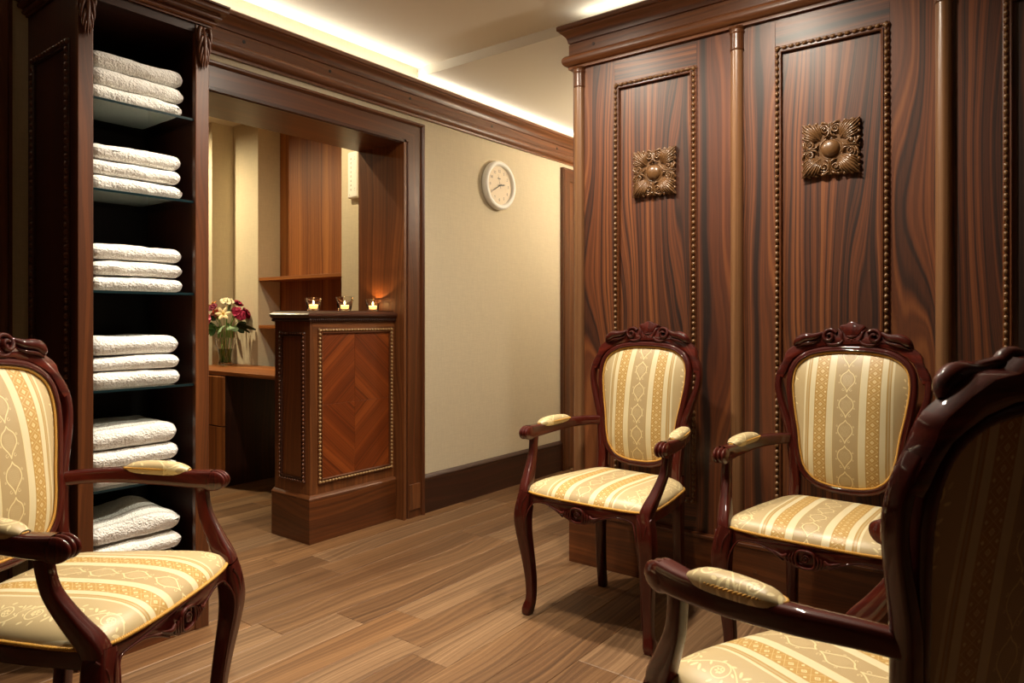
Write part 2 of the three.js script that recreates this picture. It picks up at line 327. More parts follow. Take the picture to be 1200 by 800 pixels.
// ---------------------------------------------------------------- the setting
const WZ = -2.815;                       // face of the clock wall
const RX0 = -1.3, RX1 = 5.4, RZ1 = 1.6;  // the room goes on to the left, behind the camera and down the passage
srand(5);
{
  const floor = structGroup('floor');
  const PW = 0.151, PL = 1.285, rows0 = -2.270 - PW * 24;
  const plankGeo = (L, du, dv) => {           // eased top edges; uv in metres, grain along x
    const a = 0.0018, w = PW / 2 - 0.0004, l = L / 2 - 0.0004;
    const P = [[-l, -a * 0.7, -w], [l, -a * 0.7, -w], [l, -a * 0.7, w], [-l, -a * 0.7, w], [-l + a, 0, -w + a], [l - a, 0, -w + a], [l - a, 0, w - a], [-l + a, 0, w - a], [-l, -0.012, -w], [l, -0.012, -w], [l, -0.012, w], [-l, -0.012, w]];
    const q = [[4, 7, 6, 5]]; for (let k = 0; k < 4; k++) { const j = (k + 1) % 4; q.push([k, 4 + k, 4 + j, j], [8 + k, k, j, 8 + j]); }
    const pos = [], uv = []; for (const f of q) for (const t of [[0, 1, 2], [0, 2, 3]]) for (const i of t) { pos.push(...P[f[i]]); uv.push(P[f[i]][2] + du, P[f[i]][0] + dv); }
    const g = new THREE.BufferGeometry(); g.setAttribute('position', new THREE.Float32BufferAttribute(pos, 3)); g.setAttribute('uv', new THREE.Float32BufferAttribute(uv, 2)); g.computeVertexNormals(); return g;
  };
  const variants = Array.from({ length: 18 }, () => plankGeo(PL, rr(0, 5), rr(0, 5)));
  for (let r = 0; r < 50; r++) {
    const z = rows0 + (r + 0.5) * PW; if (z > RZ1 + 0.05) break;
    const x0 = z < WZ ? 0.5 : RX0, x1 = z < WZ - 0.1 ? 3.3 : RX1;
    // joint positions read off the photograph for three rows, the rest staggered by a third or so
    const known = { 24: 1.45, 25: 1.68, 23: 2.71 };
    let s = (known[r] ?? rr(0, PL) + r * 0.43) % PL; s -= PL * Math.ceil((s - x0) / PL);
    for (let x = s; x < x1; x += PL) {
      const a = Math.max(x, x0), b = Math.min(x + PL, x1); if (b - a < 0.03) continue;
      const whole = b - a > PL - 1e-6;
      const m = mesh('plank', whole ? variants[Math.floor(rnd() * 18)] : plankGeo(b - a, rr(0, 5), rr(0, 5)), FLOORS[Math.floor(rnd() * 4)], floor);
      m.position.set((a + b) / 2, 0, z);
    }
  }
  mesh('subfloor', grainUV(new THREE.BoxGeometry(7.4, 0.05, 8.4).translate(2.05, -0.038, -2.3)), M.walnutDark, floor);
}
const wallBox = (name, x0, x1, y0, y1, z0, z1, mat = M.wall) => struct(name, box(x0, x1, y0, y1, z0, z1, 'y', 0), mat);
{ // clock wall with the doorway cut out
  const s = new THREE.Shape([[RX0, 0], [1.452, 0], [1.452, 2.068], [2.682, 2.068], [2.682, 0], [RX1, 0], [RX1, 2.55], [RX0, 2.55]].map((p) => new THREE.Vector2(...p)));
  const g = new THREE.ExtrudeGeometry(s, { depth: 0.335, bevelEnabled: false }); g.translate(0, 0, WZ - 0.335);
  struct('wall_back', g, M.wall);
}
wallBox('wall_left', RX0 - 0.1, RX0, 0, 2.6, -2.9, RZ1, M.walnutDark);   // the panelled room goes on in dark wood
wallBox('wall_front', RX0 - 0.1, 3.46, 0, 2.6, RZ1, RZ1 + 0.1, M.walnutDark);
wallBox('wall_right', 3.36, 3.46, 0, 2.44, -1.7, RZ1);
wallBox('wall_passage_side', 3.46, RX1 + 0.1, 0, 2.44, -1.7, -1.6);
wallBox('wall_passage_end', RX1, RX1 + 0.1, 0, 2.44, -2.815, -1.7);
{ // upper ceiling, lower ceiling and the step between them
  const c = structGroup('ceiling');
  mesh('upper_ceiling', box(RX0 - 0.1, 2.792, 2.49, 2.60, -2.83, RZ1 + 0.1, 'x', 0), M.ceiling, c);
  mesh('lower_ceiling', box(2.792, RX1 + 0.1, 2.44, 2.60, -2.83, RZ1 + 0.1, 'x', 0), M.ceiling, c);
  mesh('alcove_ceiling', box(0.5, 3.3, 2.55, 2.65, -5.9, -3.14, 'x', 0), M.ceiling, c);
}
// reception alcove behind the doorway: desk wall with a shelved niche, stepped back wall
{
  const w = structGroup('wall_alcove_right');
  const seg = (n, a) => mesh(n, box(...a, 'y', 0), M.wall, w);
  seg('pier', [2.95, 3.25, 0, 2.55, -4.95, -4.62]);
  seg('pier', [2.95, 3.25, 0, 2.55, -3.67, -3.15]);
  seg('niche_back', [3.156, 3.25, 0, 2.55, -4.62, -3.67]);
  wallBox('wall_alcove_back', 2.78, 3.25, 0, 2.55, -5.75, -4.95, M.wall);
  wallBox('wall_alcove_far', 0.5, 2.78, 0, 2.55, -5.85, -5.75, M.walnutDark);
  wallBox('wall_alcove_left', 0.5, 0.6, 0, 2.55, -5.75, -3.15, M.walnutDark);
}
// lining of the doorway
{
  const t = structGroup('trim_1');
  mesh('jamb_lining', box(2.665, 2.682, 0, 2.068, -3.165, -2.79, 'y', 0.001), M.walnut, t);
  mesh('jamb_lining', box(1.452, 1.469, 0, 2.068, -3.165, -2.79, 'y', 0.001), M.walnut, t);
  mesh('head_lining', box(1.452, 2.682, 2.051, 2.068, -3.165, -2.79, 'x', 0.001), phyHead(), t);
}
function phyHead() { return phy({ map: T.walnut, color: 0x9c7664, roughness: 0.45, clearcoat: 0.3, clearcoatRoughness: 0.2 }); }
{ // casing round the doorway, mitred at the corners, on plinth blocks
  const t = structGroup('trim_2');
  const prof = [[0, 0], [0, 0.016], [0.004, 0.02], [0.098, 0.02], [0.100, 0.026], [0.108, 0.034], [0.116, 0.034], [0.12, 0.03], [0.12, 0]];
  mesh('casing', mould([[2.700, 0.0, WZ], [2.700, 2.056, WZ], [1.434, 2.056, WZ], [1.434, 0.0, WZ]], [0, 0, 1], prof, { crease: 0.4 }), M.walnutRed, t);
  mesh('reveal', box(2.668, 2.702, 0, 2.054, WZ, WZ + 0.012, 'y', 0.001), M.walnutDark, t);
  mesh('reveal', box(1.45, 2.70, 2.048, 2.06, WZ, WZ + 0.012, 'x', 0.001), M.walnutDark, t);
  mesh('plinth_block', box(2.706, 2.79, 0.045, 0.185, WZ, WZ + 0.027, 'y', 0.002), M.walnut, t);
}
{ // skirting
  const prof = [[0, 0], [0.014, 0], [0.014, 0.185], [0.017, 0.19], [0.017, 0.197], [0.012, 0.205], [0.006, 0.212], [0, 0.216]];
  const b = structGroup('baseboard_back');
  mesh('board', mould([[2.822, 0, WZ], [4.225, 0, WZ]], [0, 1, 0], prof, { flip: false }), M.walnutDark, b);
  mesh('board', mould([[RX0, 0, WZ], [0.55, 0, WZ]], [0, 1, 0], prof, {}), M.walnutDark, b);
  for (const z of [RZ1]) mesh('board', box(RX0, 2.7, 0, 0.2, z - 0.016, z, 'x', 0.002), M.walnutDark, b);
}
// cornice profile shared by the wall and the panelled cabinet: fillet, torus, frieze, cyma, top fillet
const CORNICE = [[0, 0], [0.016, 0], [0.016, 0.008], ...arc(0.012, 0.037, 0.027, -80, 80, 10), [0.014, 0.066], [0.014, 0.112], [0.010, 0.114], [0.010, 0.117], [0.017, 0.119],
  [0.019, 0.132], [0.025, 0.146], [0.036, 0.157], [0.044, 0.163], [0.047, 0.167], [0.047, 0.170], [0.053, 0.172], [0.056, 0.176], [0.056, 0.190], [0.052, 0.195], [0, 0.195]];
const plug = (x, y, z, axis) => { const g = new THREE.CylinderGeometry(0.0075, 0.0075, 0.003, 14); axis === 'z' ? g.rotateX(Math.PI / 2) : g.rotateZ(Math.PI / 2); return g.translate(x, y, z); };
{
  const t = structGroup('trim_3');
  mesh('cornice', mould([[RX0, 2.212, WZ], [RX1, 2.212, WZ]], [0, 1, 0], CORNICE), M.walnut, t);
  for (const x of [1.72, 2.18, 2.72, 3.43, 4.16]) mesh('screw_plug', plug(x, 2.302, WZ + 0.0148, 'z'), M.black, t);
  const led = std({ color: 0xfff0d0, emissive: COVE, emissiveIntensity: 2.2 });
  mesh('led_strip', box(RX0, RX1, 2.4065, 2.4075, WZ + 0.004, WZ + 0.014, 'x', 0), led, t);
}
{ // doors at the ends of the clock wall: one down the passage, one beside the towel cabinet
  for (const [n, x0, x1] of [['door_1', 4.225, 5.25], ['door_2', -0.28, 0.855]]) {
    const d = structGroup(n), prof = [[0, 0], [0, 0.026], [0.02, 0.031], [0.075, 0.031], [0.08, 0.026], [0.09, 0.026], [0.09, 0]];
    mesh('door_casing', mould([[x1 - 0.09, 0, WZ], [x1 - 0.09, 2.09, WZ], [x0 + 0.09, 2.09, WZ], [x0 + 0.09, 0, WZ]], [0, 0, 1], prof), M.walnutRed, d);
    mesh('door_leaf', box(x0 + 0.09, x1 - 0.09, 0.005, 2.09, WZ, WZ + 0.012, 'y', 0.001), M.walnut, d);
    mesh('door_panel', box(x0 + 0.2, x1 - 0.2, 0.3, 1.9, WZ + 0.012, WZ + 0.02, 'y', 0.006), M.walnut, d);
  }
}
// recessed downlights
DOWNLIGHTS.forEach(([x, y, z, cd, ax, az, half, label, tint = WARM]) => {
  const d = thing('ceiling_downlight', label, 'downlight', [x, y, z], 0, 'recessed ceiling downlights');
  const ring = new THREE.LatheGeometry([[0.034, 0.0], [0.036, -0.004], [0.046, -0.006], [0.05, -0.002], [0.05, 0]].map((p) => new THREE.Vector2(...p)), 28);
  mesh('trim_ring', ring, M.white, d);
  mesh('lens', new THREE.CylinderGeometry(0.034, 0.034, 0.002, 24).translate(0, -0.001, 0), std({ color: 0xfff2dc, emissive: tint, emissiveIntensity: 6 }), d);
  const s = new THREE.SpotLight(tint, cd, 0, half * Math.PI / 180, 0.85, 2); s.name = 'downlight_lamp';
  s.position.set(x, y - 0.012, z); s.target.position.set(ax, 0, az); s.castShadow = true; s.shadow.radius = 1.7;
  scene.add(s); scene.add(s.target);
});
{ // wall lamp in the passage, round the corner of the panelled cabinet: it throws the clock's shadow sideways
  const d = thing('wall_lamp', 'globe wall lamp in the passage behind the panelled cabinet', 'lamp', [4.35, 2.0, -1.7]);
  const pl = new THREE.CylinderGeometry(0.05, 0.05, 0.012, 24); pl.rotateX(Math.PI / 2); mesh('back_plate', pl.translate(0, 0, -0.006), M.capital, d);
  mesh('arm', sweep([[0, 0, -0.01], [0, -0.01, -0.06], [0, 0.0, -0.1], [0, 0.03, -0.11]], 0.014, 0.014, { n: 8, seg: 12, exp: 2, up: [1, 0, 0] }), M.capital, d);
  mesh('globe', new THREE.SphereGeometry(0.06, 24, 16).translate(0, 0.085, -0.11), std({ color: 0xfff4e0, emissive: WARM, emissiveIntensity: 3 }), d);
  const l = new THREE.PointLight(WARM, 2.1, 0, 2); l.name = 'wall_lamp_bulb'; l.position.set(4.35, 2.085, -1.81); l.castShadow = true; l.shadow.radius = 2.2; scene.add(l);
}

// ---------------------------------------------------------------- carved pieces shared by the joinery
// bead-and-fillet frame round a panel, in the XY plane facing +z (beads are too small to pick apart: one part)
function beadFrame(x0, x1, y0, y1, { pitch = 0.024, r = 0.0085, w = 0.026 } = {}) {
  const out = [], base = [];
  const prof = [[0, 0], [0, 0.004], [0.003, 0.006], [w - 0.008, 0.005], [w - 0.007, 0.010], [w - 0.003, 0.011], [w, 0.008], [w, 0]];
  base.push(mould([[x0, y0, 0], [x0, y1, 0], [x1, y1, 0], [x1, y0, 0]], [0, 0, 1], prof, { closed: true }));
  const mid = (w - 0.008) / 2, a = sphere(0, 0, 0, r * 0.92, r * 1.15, r * 1.05, 7, 5), b = new THREE.ConeGeometry(r * 0.8, r * 1.5, 5);
  const run = (px, py, dx, dy, L) => {
    const n = Math.max(2, Math.round(L / pitch)), s = L / n;
    for (let i = 0; i < n; i++) {
      const t = (i + 0.5) * s, g = a.clone(); if (dx) g.rotateZ(Math.PI / 2); out.push(g.translate(px + dx * t, py + dy * t, 0.008));
      const c = b.clone(); c.rotateX(Math.PI / 2); c.scale(dx ? 0.5 : 1, dx ? 1 : 0.5, 0.8); out.push(c.translate(px + dx * (t + s / 2), py + dy * (t + s / 2), 0.0075));
    }
  };
  run(x0 + mid, y0, 0, 1, y1 - y0); run(x1 - mid, y0, 0, 1, y1 - y0); run(x0, y0 + mid, 1, 0, x1 - x0); run(x0, y1 - mid, 1, 0, x1 - x0);
  return [merge(base), merge(out)];
}
function addBeadFrame(parent, args, baseMat, beadMat) { const [b, r] = beadFrame(...args), m = mesh('bead_frame', b, baseMat, parent); mesh('bead_row', r, beadMat, m); return m; }
// square acanthus rosette, s = half side, facing +z
function rosette(s) {
  const out = [];
  const edge = []; for (let k = 0; k < 96; k++) { // scalloped square plate
    const a = k / 96 * Math.PI * 2, c = Math.cos(a), d = Math.sin(a), q = 1 / Math.max(Math.abs(c), Math.abs(d));
    const corner = Math.max(0, q - 1.15) * 0.12; const R = s * (q * 0.93 + corner) * (1 + 0.022 * Math.cos(24 * a)); edge.push([R * c, R * d]);
  }
  out.push(extrude(edge, 0.006, 0.003));
  const leaf = (pts, w, h) => out.push(sweep(pts, [w * 0.5, w, w * 0.9, 0.001], [h * 0.7, h, h, 0.002], { n: 6, seg: 10, up: [0, 0, 1], exp: 2, caps: false }));
  for (let q = 0; q < 4; q++) {
    const R = (x, y, z) => { const c = Math.cos(q * Math.PI / 2), d = Math.sin(q * Math.PI / 2); return [x * c - y * d, x * d + y * c, z]; };
    const P = (l) => l.map((p) => R(p[0] * s, p[1] * s, p[2]));
    // corner acanthus: a fan of narrow fingers with open grooves between them
    leaf(P([[0.34, 0.34, 0.008], [0.55, 0.55, 0.021], [0.78, 0.78, 0.020], [1.0, 1.0, 0.012]]), 0.010, 0.014);
    for (const m of [0, 1]) {
      const S = (l) => P(l.map((p) => (m ? [p[1], p[0], p[2]] : p)));
      leaf(S([[0.38, 0.34, 0.008], [0.58, 0.50, 0.020], [0.80, 0.68, 0.019], [0.98, 0.88, 0.010]]), 0.009, 0.012);
      leaf(S([[0.42, 0.32, 0.008], [0.60, 0.44, 0.019], [0.80, 0.57, 0.018], [0.97, 0.74, 0.010]]), 0.009, 0.012);
      leaf(S([[0.45, 0.31, 0.008], [0.62, 0.38, 0.017], [0.80, 0.47, 0.017], [0.96, 0.60, 0.010]]), 0.008, 0.011);
      leaf(S([[0.48, 0.29, 0.008], [0.64, 0.33, 0.015], [0.80, 0.385, 0.016], [0.95, 0.47, 0.010]]), 0.007, 0.010);
      // paired volutes and a palmette on each side
      const sg = m ? -1 : 1, v = spiral(0.68, 0.19, 0.008, 0.185, 0.035, 2.6, -1.7, 16, 0.008);
      out.push(sweep(v.map((p) => R(p[0] * s, sg * p[1] * s, p[2])), [0.006, 0.008, 0.006], [0.012, 0.014, 0.012], { n: 6, seg: 30, up: [0, 0, 1], exp: 2 }));
      out.push(sphere(...R(0.68 * s, sg * 0.19 * s, 0.014), 0.0045, 0.0045, 0.005, 7, 5));
      leaf(P([[0.40, sg * 0.22, 0.006], [0.44, sg * 0.10, 0.016], [0.56, sg * 0.03, 0.016], [0.98, sg * 0.04, 0.010]]), 0.007, 0.010);
      leaf(P([[0.80, sg * 0.02, 0.008], [0.88, sg * 0.12, 0.014], [0.93, sg * 0.22, 0.012], [0.97, sg * 0.33, 0.008]]), 0.008, 0.010);
    }
    for (const t of [-0.72, -0.48, -0.26, 0.26, 0.48, 0.72]) out.push(sphere(...R(0.93 * s, t * s, 0.008), 0.007, 0.007, 0.006, 7, 5));
  }
  const ring = new THREE.TorusGeometry(s * 0.37, 0.004, 6, 32); ring.translate(0, 0, 0.007); out.push(ring);
  return merge(out);
}
// acanthus drop on a stile, hanging down from y = 0, facing +z
function acanthusDrop(w, h) {
  const out = [];
  const leaf = (pts, a, d) => out.push(sweep(pts.map((p) => [p[0] * w / 2, -p[1] * h, p[2]]), [a * 0.6, a, a * 0.8, 0.001], [d * 0.7, d, d, 0.002], { n: 6, seg: 12, up: [0, 0, 1], exp: 2, caps: false }));
  leaf([[0, 0.02, 0.006], [0, 0.35, 0.016], [0, 0.7, 0.014], [0, 1.0, 0.010]], 0.018, 0.016);
  for (const s of [1, -1]) {
    leaf([[0.2 * s, 0.10, 0.006], [0.75 * s, 0.05, 0.014], [0.95 * s, 0.30, 0.014], [0.55 * s, 0.50, 0.010]], 0.014, 0.014);
    leaf([[0.1 * s, 0.22, 0.006], [0.5 * s, 0.28, 0.016], [0.85 * s, 0.52, 0.012], [0.8 * s, 0.68, 0.012]], 0.013, 0.013);
    leaf([[0.1 * s, 0.40, 0.006], [0.35 * s, 0.5, 0.014], [0.62 * s, 0.72, 0.012], [0.58 * s, 0.86, 0.012]], 0.012, 0.012);
    leaf([[0.05 * s, 0.55, 0.006], [0.2 * s, 0.66, 0.014], [0.36 * s, 0.84, 0.012], [0.3 * s, 0.95, 0.012]], 0.010, 0.011);
    out.push(sweep(spiral(0.5 * s * w / 2, -0.16 * h, 0.008, 0.011, 0.003, 0, 1.4 * s, 10, 0.005), 0.006, 0.008, { n: 6, seg: 16, up: [0, 0, 1], exp: 2 }));
  }
  return merge(out);
}

// ---------------------------------------------------------------- tall panelled cabinet wall on the right, facing -x
// built facing +z along local x, then turned so that local x runs to world +z
const PANELED_X = 2.71;
{
  srand(77);
  const c = thing('paneled_cabinet', 'tall rosewood panelled cabinet wall with round columns, beaded panels and carved square rosettes', 'cabinet', [PANELED_X, 0, 0], -Math.PI / 2);
  const L = -1.735, R = 1.56, cols = [-1.699, -0.978, -0.288, 0.41, 1.11], TOP = 2.225;
  const panels = [[-1.522, -1.146], [-0.834, -0.448], [-0.129, 0.247], [0.572, 0.948]], PB = 0.345, PT = 2.118, DEPTH = 0.6;
  mesh('carcass', box(L, R, 0.02, TOP + 0.15, -DEPTH, -0.022, 'y', 0.001), M.walnutDark, c);
  const wood = () => (rnd() < 0.5 ? M.rosewood : M.rosewoodB);
  panels.forEach(([a, b], i) => {
    const l = i ? cols[i] : L, r = cols[i + 1];
    mesh('stile', box(l, a, 0.235, TOP, -0.022, 0, 'y', 0.0008), wood(), c);
    mesh('stile', box(b, r, 0.235, TOP, -0.022, 0, 'y', 0.0008), wood(), c);
    mesh('top_rail', box(a, b, PT, TOP, -0.022, 0, 'x', 0.0008), wood(), c);
    mesh('bottom_rail', box(a, b, 0.235, PB, -0.022, 0, 'x', 0.0008), wood(), c);
    mesh('field_panel', box(a, b, PB, PT, -0.022, -0.004, 'y', 0.0008), wood(), c);
    addBeadFrame(c, [a, b, PB, PT], M.walnutRed, M.carving);
    if (i < 3) {
      const ro = mesh('carved_rosette', rosette(0.1), M.carving, c); ro.position.set((a + b) / 2 + 0.004, 1.708, -0.001);
      mesh('boss', sphere(0, 0, 0.010, 0.032, 0.031, 0.020, 24, 14), M.carving, ro);
    }
  });
  mesh('stile', box(1.11, R, 0.235, TOP, -0.022, 0, 'y', 0.0008), wood(), c);
  const col = new THREE.LatheGeometry([[0.0, 0.24], [0.027, 0.24], [0.027, 0.26], [0.0245, 0.27], [0.0245, 2.14], [0.0245, TOP]].map((p) => new THREE.Vector2(...p)), 24);
  const cuv = col.attributes.uv; for (let i = 0; i < cuv.count; i++) cuv.setXY(i, cuv.getX(i) * 0.15, cuv.getY(i) * 2);
  const cap = new THREE.LatheGeometry([[0.0245, 2.135], [0.0275, 2.137], [0.0275, 2.143], [0.0262, 2.146], [0.0262, 2.198], [0.0275, 2.2], [0.0295, 2.206], [0.0285, 2.213], [0.026, 2.215], [0.028, 2.217], [0.0315, 2.222], [0.0315, TOP + 0.001]].map((p) => new THREE.Vector2(...p)), 24);
  cols.forEach((x) => { const k = mesh('column', col, M.column, c); k.position.set(x, 0, 0.004); mesh('capital', cap, M.capital, k); });
  // cornice returning on the open end
  mesh('cornice', mould([[L, TOP, -DEPTH], [L, TOP, 0], [R, TOP, 0]], [0, 1, 0], CORNICE), M.walnut, c);
  for (const x of [-1.62, -0.81, -0.05]) mesh('screw_plug', plug(x, TOP + 0.09, 0.0148, 'z'), M.walnutDark, c);
  mesh('plinth', merge([box(L - 0.004, R, 0, 0.222, -DEPTH, 0.030, 'x', 0.002), box(L - 0.004, R, 0.222, 0.236, -DEPTH, 0.036, 'x', 0.003)]), M.walnutRed, c);
  for (const x of [-1.60, -0.9, -0.4]) mesh('screw_plug', plug(x, 0.135, 0.0305, 'z'), M.capital, c);
  mesh('led_strip', box(L + 0.03, R, TOP + 0.1955, TOP + 0.1965, -0.05, -0.03, 'x', 0), std({ color: 0xfff0d0, emissive: COVE, emissiveIntensity: 2.2 }), c);
}

// ---------------------------------------------------------------- open towel cabinet against the clock wall
const CAB = { x0: 0.906, x1: 1.334, zf: -2.395, zb: -2.812, top: 2.135 };
const SHELVES = [1.802, 1.512, 1.187, 0.868, 0.549];
{
  srand(31);
  const { x0, x1, zf, zb, top } = CAB;
  const c = thing('towel_cabinet', 'tall open wooden cabinet with glass shelves holding white towels', 'cabinet', [x0, 0, zf]);
  const W = x1 - x0, D = zf - zb, B = (a, b, y0, y1, z0, z1, g, r) => box(a, b, y0, y1, z0, z1, g, r);
  mesh('stile', B(0, 0.046, 0, top, -0.022, 0, 'y', 0.003), M.walnutRed, c);
  mesh('stile', B(W - 0.05, W, 0, top, -0.022, 0, 'y', 0.003), M.walnutRed, c);
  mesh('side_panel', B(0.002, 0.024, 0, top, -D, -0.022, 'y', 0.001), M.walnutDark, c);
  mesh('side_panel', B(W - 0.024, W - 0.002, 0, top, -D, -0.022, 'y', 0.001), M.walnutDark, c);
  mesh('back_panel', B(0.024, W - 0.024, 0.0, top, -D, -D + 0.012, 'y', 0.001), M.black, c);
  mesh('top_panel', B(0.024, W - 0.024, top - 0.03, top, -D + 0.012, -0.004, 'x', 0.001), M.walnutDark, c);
  mesh('base', B(0.03, W - 0.04, 0, 0.232, -D + 0.02, -0.004, 'x', 0.002), M.walnutRed, c);
  for (const y of SHELVES) { const s = mesh('glass_shelf', box(0.025, W - 0.025, y - 0.008, y, -D + 0.02, -0.0135, 'x', 0), M.shelfGlass, c); mesh('polished_edge', box(0.025, W - 0.025, y - 0.008, y, -0.0132, -0.0122, 'x', 0), M.glassEdge, s); }
  // stepped, fluted cornice returning on both sides
  const prof = [[0, 0], [0.006, 0], [0.006, 0.006], ...arc(0.010, 0.014, 0.008, -60, 60, 5), [0.014, 0.024], [0.020, 0.025], ...arc(0.022, 0.034, 0.010, -50, 60, 5), [0.030, 0.046], [0.036, 0.047], ...arc(0.036, 0.058, 0.014, -60, 50, 6), [0.052, 0.072], [0.052, 0.078], [0, 0.078]];
  mesh('cornice', mould([[0, top, -D], [0, top, 0], [W, top, 0], [W, top, -D]], [0, 1, 0], prof), M.walnutRed, c);
  mesh('cornice_top', B(0, W, top, top + 0.078, -D, 0, 'x', 0), M.walnutDark, c);
  for (const [x, w] of [[0.023, 0.044], [W - 0.025, 0.046]]) { const a = mesh('carved_leaf', acanthusDrop(w, 0.155), M.walnutRed, c); a.position.set(x, top - 0.006, 0.001); }
  // beaded panel on the side that faces away from the doorway
  const sp = addBeadFrame(c, [0.05, D - 0.06, 0.35, 1.98, {}], M.walnutDark, M.walnutRed); sp.rotation.y = -Math.PI / 2; sp.position.set(0.002, 0, -D);
}

// ---------------------------------------------------------------- counter pedestal in the doorway
const PED = { x0: 2.097, x1: 2.663, zf: -2.851, zb: -3.165 };
const COUNTER_TOP = 1.135;
{
  srand(12);
  const { x0, x1, zf, zb } = PED, W = x1 - x0, D = zf - zb;
  const c = thing('counter_pedestal', 'wooden reception counter with quartered veneer panel in a gilt beaded frame', 'counter', [x0, 0, zf]);
  mesh('plinth', box(0, W, 0, 0.214, -D, 0, 'x', 0.003), M.walnutRed, c);
  mesh('plinth_cap', mould([[0, 0.214, -D], [0, 0.214, 0], [W, 0.214, 0]], [0, 1, 0], [[-0.03, 0], [0.0, 0], [0.001, 0.004], [-0.004, 0.010], [-0.016, 0.018], [-0.03, 0.018]]), M.walnut, c);
  const bi = 0.018; // body set in from the plinth
  mesh('body', box(bi, W, 0.214, 1.09, -D + 0.004, -bi, 'y', 0.002), M.walnut, c);
  const fx0 = 0.062, fx1 = 0.548, fy0 = 0.283, fy1 = 1.044;
  mesh('rail', box(fx0 - 0.03, W - 0.001, 1.0, 1.088, -bi, -bi + 0.0012, 'x', 0), M.walnut, c);
  // four quarters of diagonal veneer
  const mx = 0.292, my = 0.668, q = [[fx0, mx, my, fy1, 1], [mx, fx1, my, fy1, -1], [fx0, mx, fy0, my, -1], [mx, fx1, fy0, my, 1]];
  q.forEach(([a, b, y0, y1, s], i) => {
    const g = box(a + 0.0004, b - 0.0004, y0 + 0.0004, y1 - 0.0004, -bi, -bi + 0.003, 'y', 0.0008), uv = g.attributes.uv, k = Math.SQRT1_2, ang = s * 0.85;
    for (let j = 0; j < uv.count; j++) { const u = uv.getX(j), v = uv.getY(j); uv.setXY(j, 1.7 * (u * Math.cos(ang) - v * Math.sin(ang)) + i * 0.37, u * Math.sin(ang) + v * Math.cos(ang)); }
    mesh('veneer_quarter', g, M.veneer, c);
  });
  const gilt = phy({ color: 0xa88456, roughness: 0.35, clearcoat: 0.6, clearcoatRoughness: 0.25 });
  const bf = addBeadFrame(c, [fx0 - 0.002, fx1 + 0.002, fy0 - 0.002, fy1 + 0.002, { pitch: 0.0195, r: 0.0075, w: 0.025 }], M.walnutRed, gilt); bf.position.z = -bi + 0.002;
  const sf = addBeadFrame(c, [0.05, D - 0.055, 0.288, 1.03, { pitch: 0.02, r: 0.007, w: 0.024 }], M.walnutDark, M.walnutRed); sf.rotation.y = -Math.PI / 2; sf.position.set(bi, 0, -D);
  // chamfered top with a rope moulding under its edge
  const o = 0.008;
  mesh('counter_top', merge([mould([[-o, 1.096, -D], [-o, 1.096, o], [W, 1.096, o]], [0, 1, 0], [[-0.05, 0], [-0.010, 0], [-0.002, 0.006], [0.003, 0.013], [0.003, 0.020], [-0.002, 0.025], [-0.034, 0.039], [-0.05, 0.039]]), box(-o + 0.028, W, 1.096, COUNTER_TOP, -D, o - 0.028, 'x', 0)]), phyHead(), c);
  const rope = []; const bd = sphere(0, 0, 0, 0.0052, 0.0075, 0.005, 6, 5);
  for (let x = 0.01; x < W - 0.004; x += 0.0125) rope.push(bd.clone().rotateZ(0.5).translate(x, 1.089, -0.004));
  for (let z = -0.01; z > -D; z -= 0.0125) rope.push(bd.clone().rotateX(0.5).translate(0.004, 1.089, z));
  mesh('rope_moulding', merge([...rope, box(0.006, W, 1.080, 1.0965, -D + 0.002, -0.006, 'x', 0)]), M.walnutDark, c);
}

// ---------------------------------------------------------------- carved armchair; local +z is its front
const zBack = (y) => -0.205 - 0.10 * (y - 0.54) - 0.14 * (y - 0.54) * Math.abs(y - 0.54);
const LEAN = Math.atan(0.18), LS = Math.sin(LEAN), LC = Math.cos(LEAN);
const bk = (x, y, n = 0) => [x, y + n * LS, zBack(y) + n * LC + 0.28 * x * x];   // a point on the leaning, slightly hollow back
const BACKN = [0, LS, LC];
function ringGrid(outline, rings, f) {   // filled disc over a closed outline: f(x, y, r) -> position, uv
  const n = outline.length, pos = [], uv = [], idx = [];
  for (let i = 0; i <= rings; i++) { const r = i / rings; for (let k = 0; k <= n; k++) { const o = outline[k % n], q = f(o, r); pos.push(...q[0]); uv.push(...q[1]); } }
  const m = n + 1; for (let i = 0; i < rings; i++) for (let k = 0; k < n; k++) { const a = i * m + k, b = a + 1, c = a + m, d = c + 1; if (i) idx.push(a, c, b); idx.push(b, c, d); }
  const g = new THREE.BufferGeometry(); g.setAttribute('position', new THREE.Float32BufferAttribute(pos, 3)); g.setAttribute('uv', new THREE.Float32BufferAttribute(uv, 2)); g.setIndex(idx); g.computeVertexNormals();
  const N = g.attributes.normal; for (let i = 0; i <= rings; i++) { const a = i * m, b = i * m + n, v = V(N.getX(a) + N.getX(b), N.getY(a) + N.getY(b), N.getZ(a) + N.getZ(b)).normalize(); N.setXYZ(a, ...v.toArray()); N.setXYZ(b, ...v.toArray()); }
  if (rings) for (let k = 0; k <= n; k++) N.setXYZ(k, N.getX(m), N.getY(m), N.getZ(m));
  return g;
}
const closedLine = (pts, k) => { const c = new THREE.CatmullRomCurve3(pts.map((p) => V(p[0], p[1], 0)), true, 'centripetal'); return c.getSpacedPoints(k).slice(0, k).map((p) => [p.x, p.y]); };
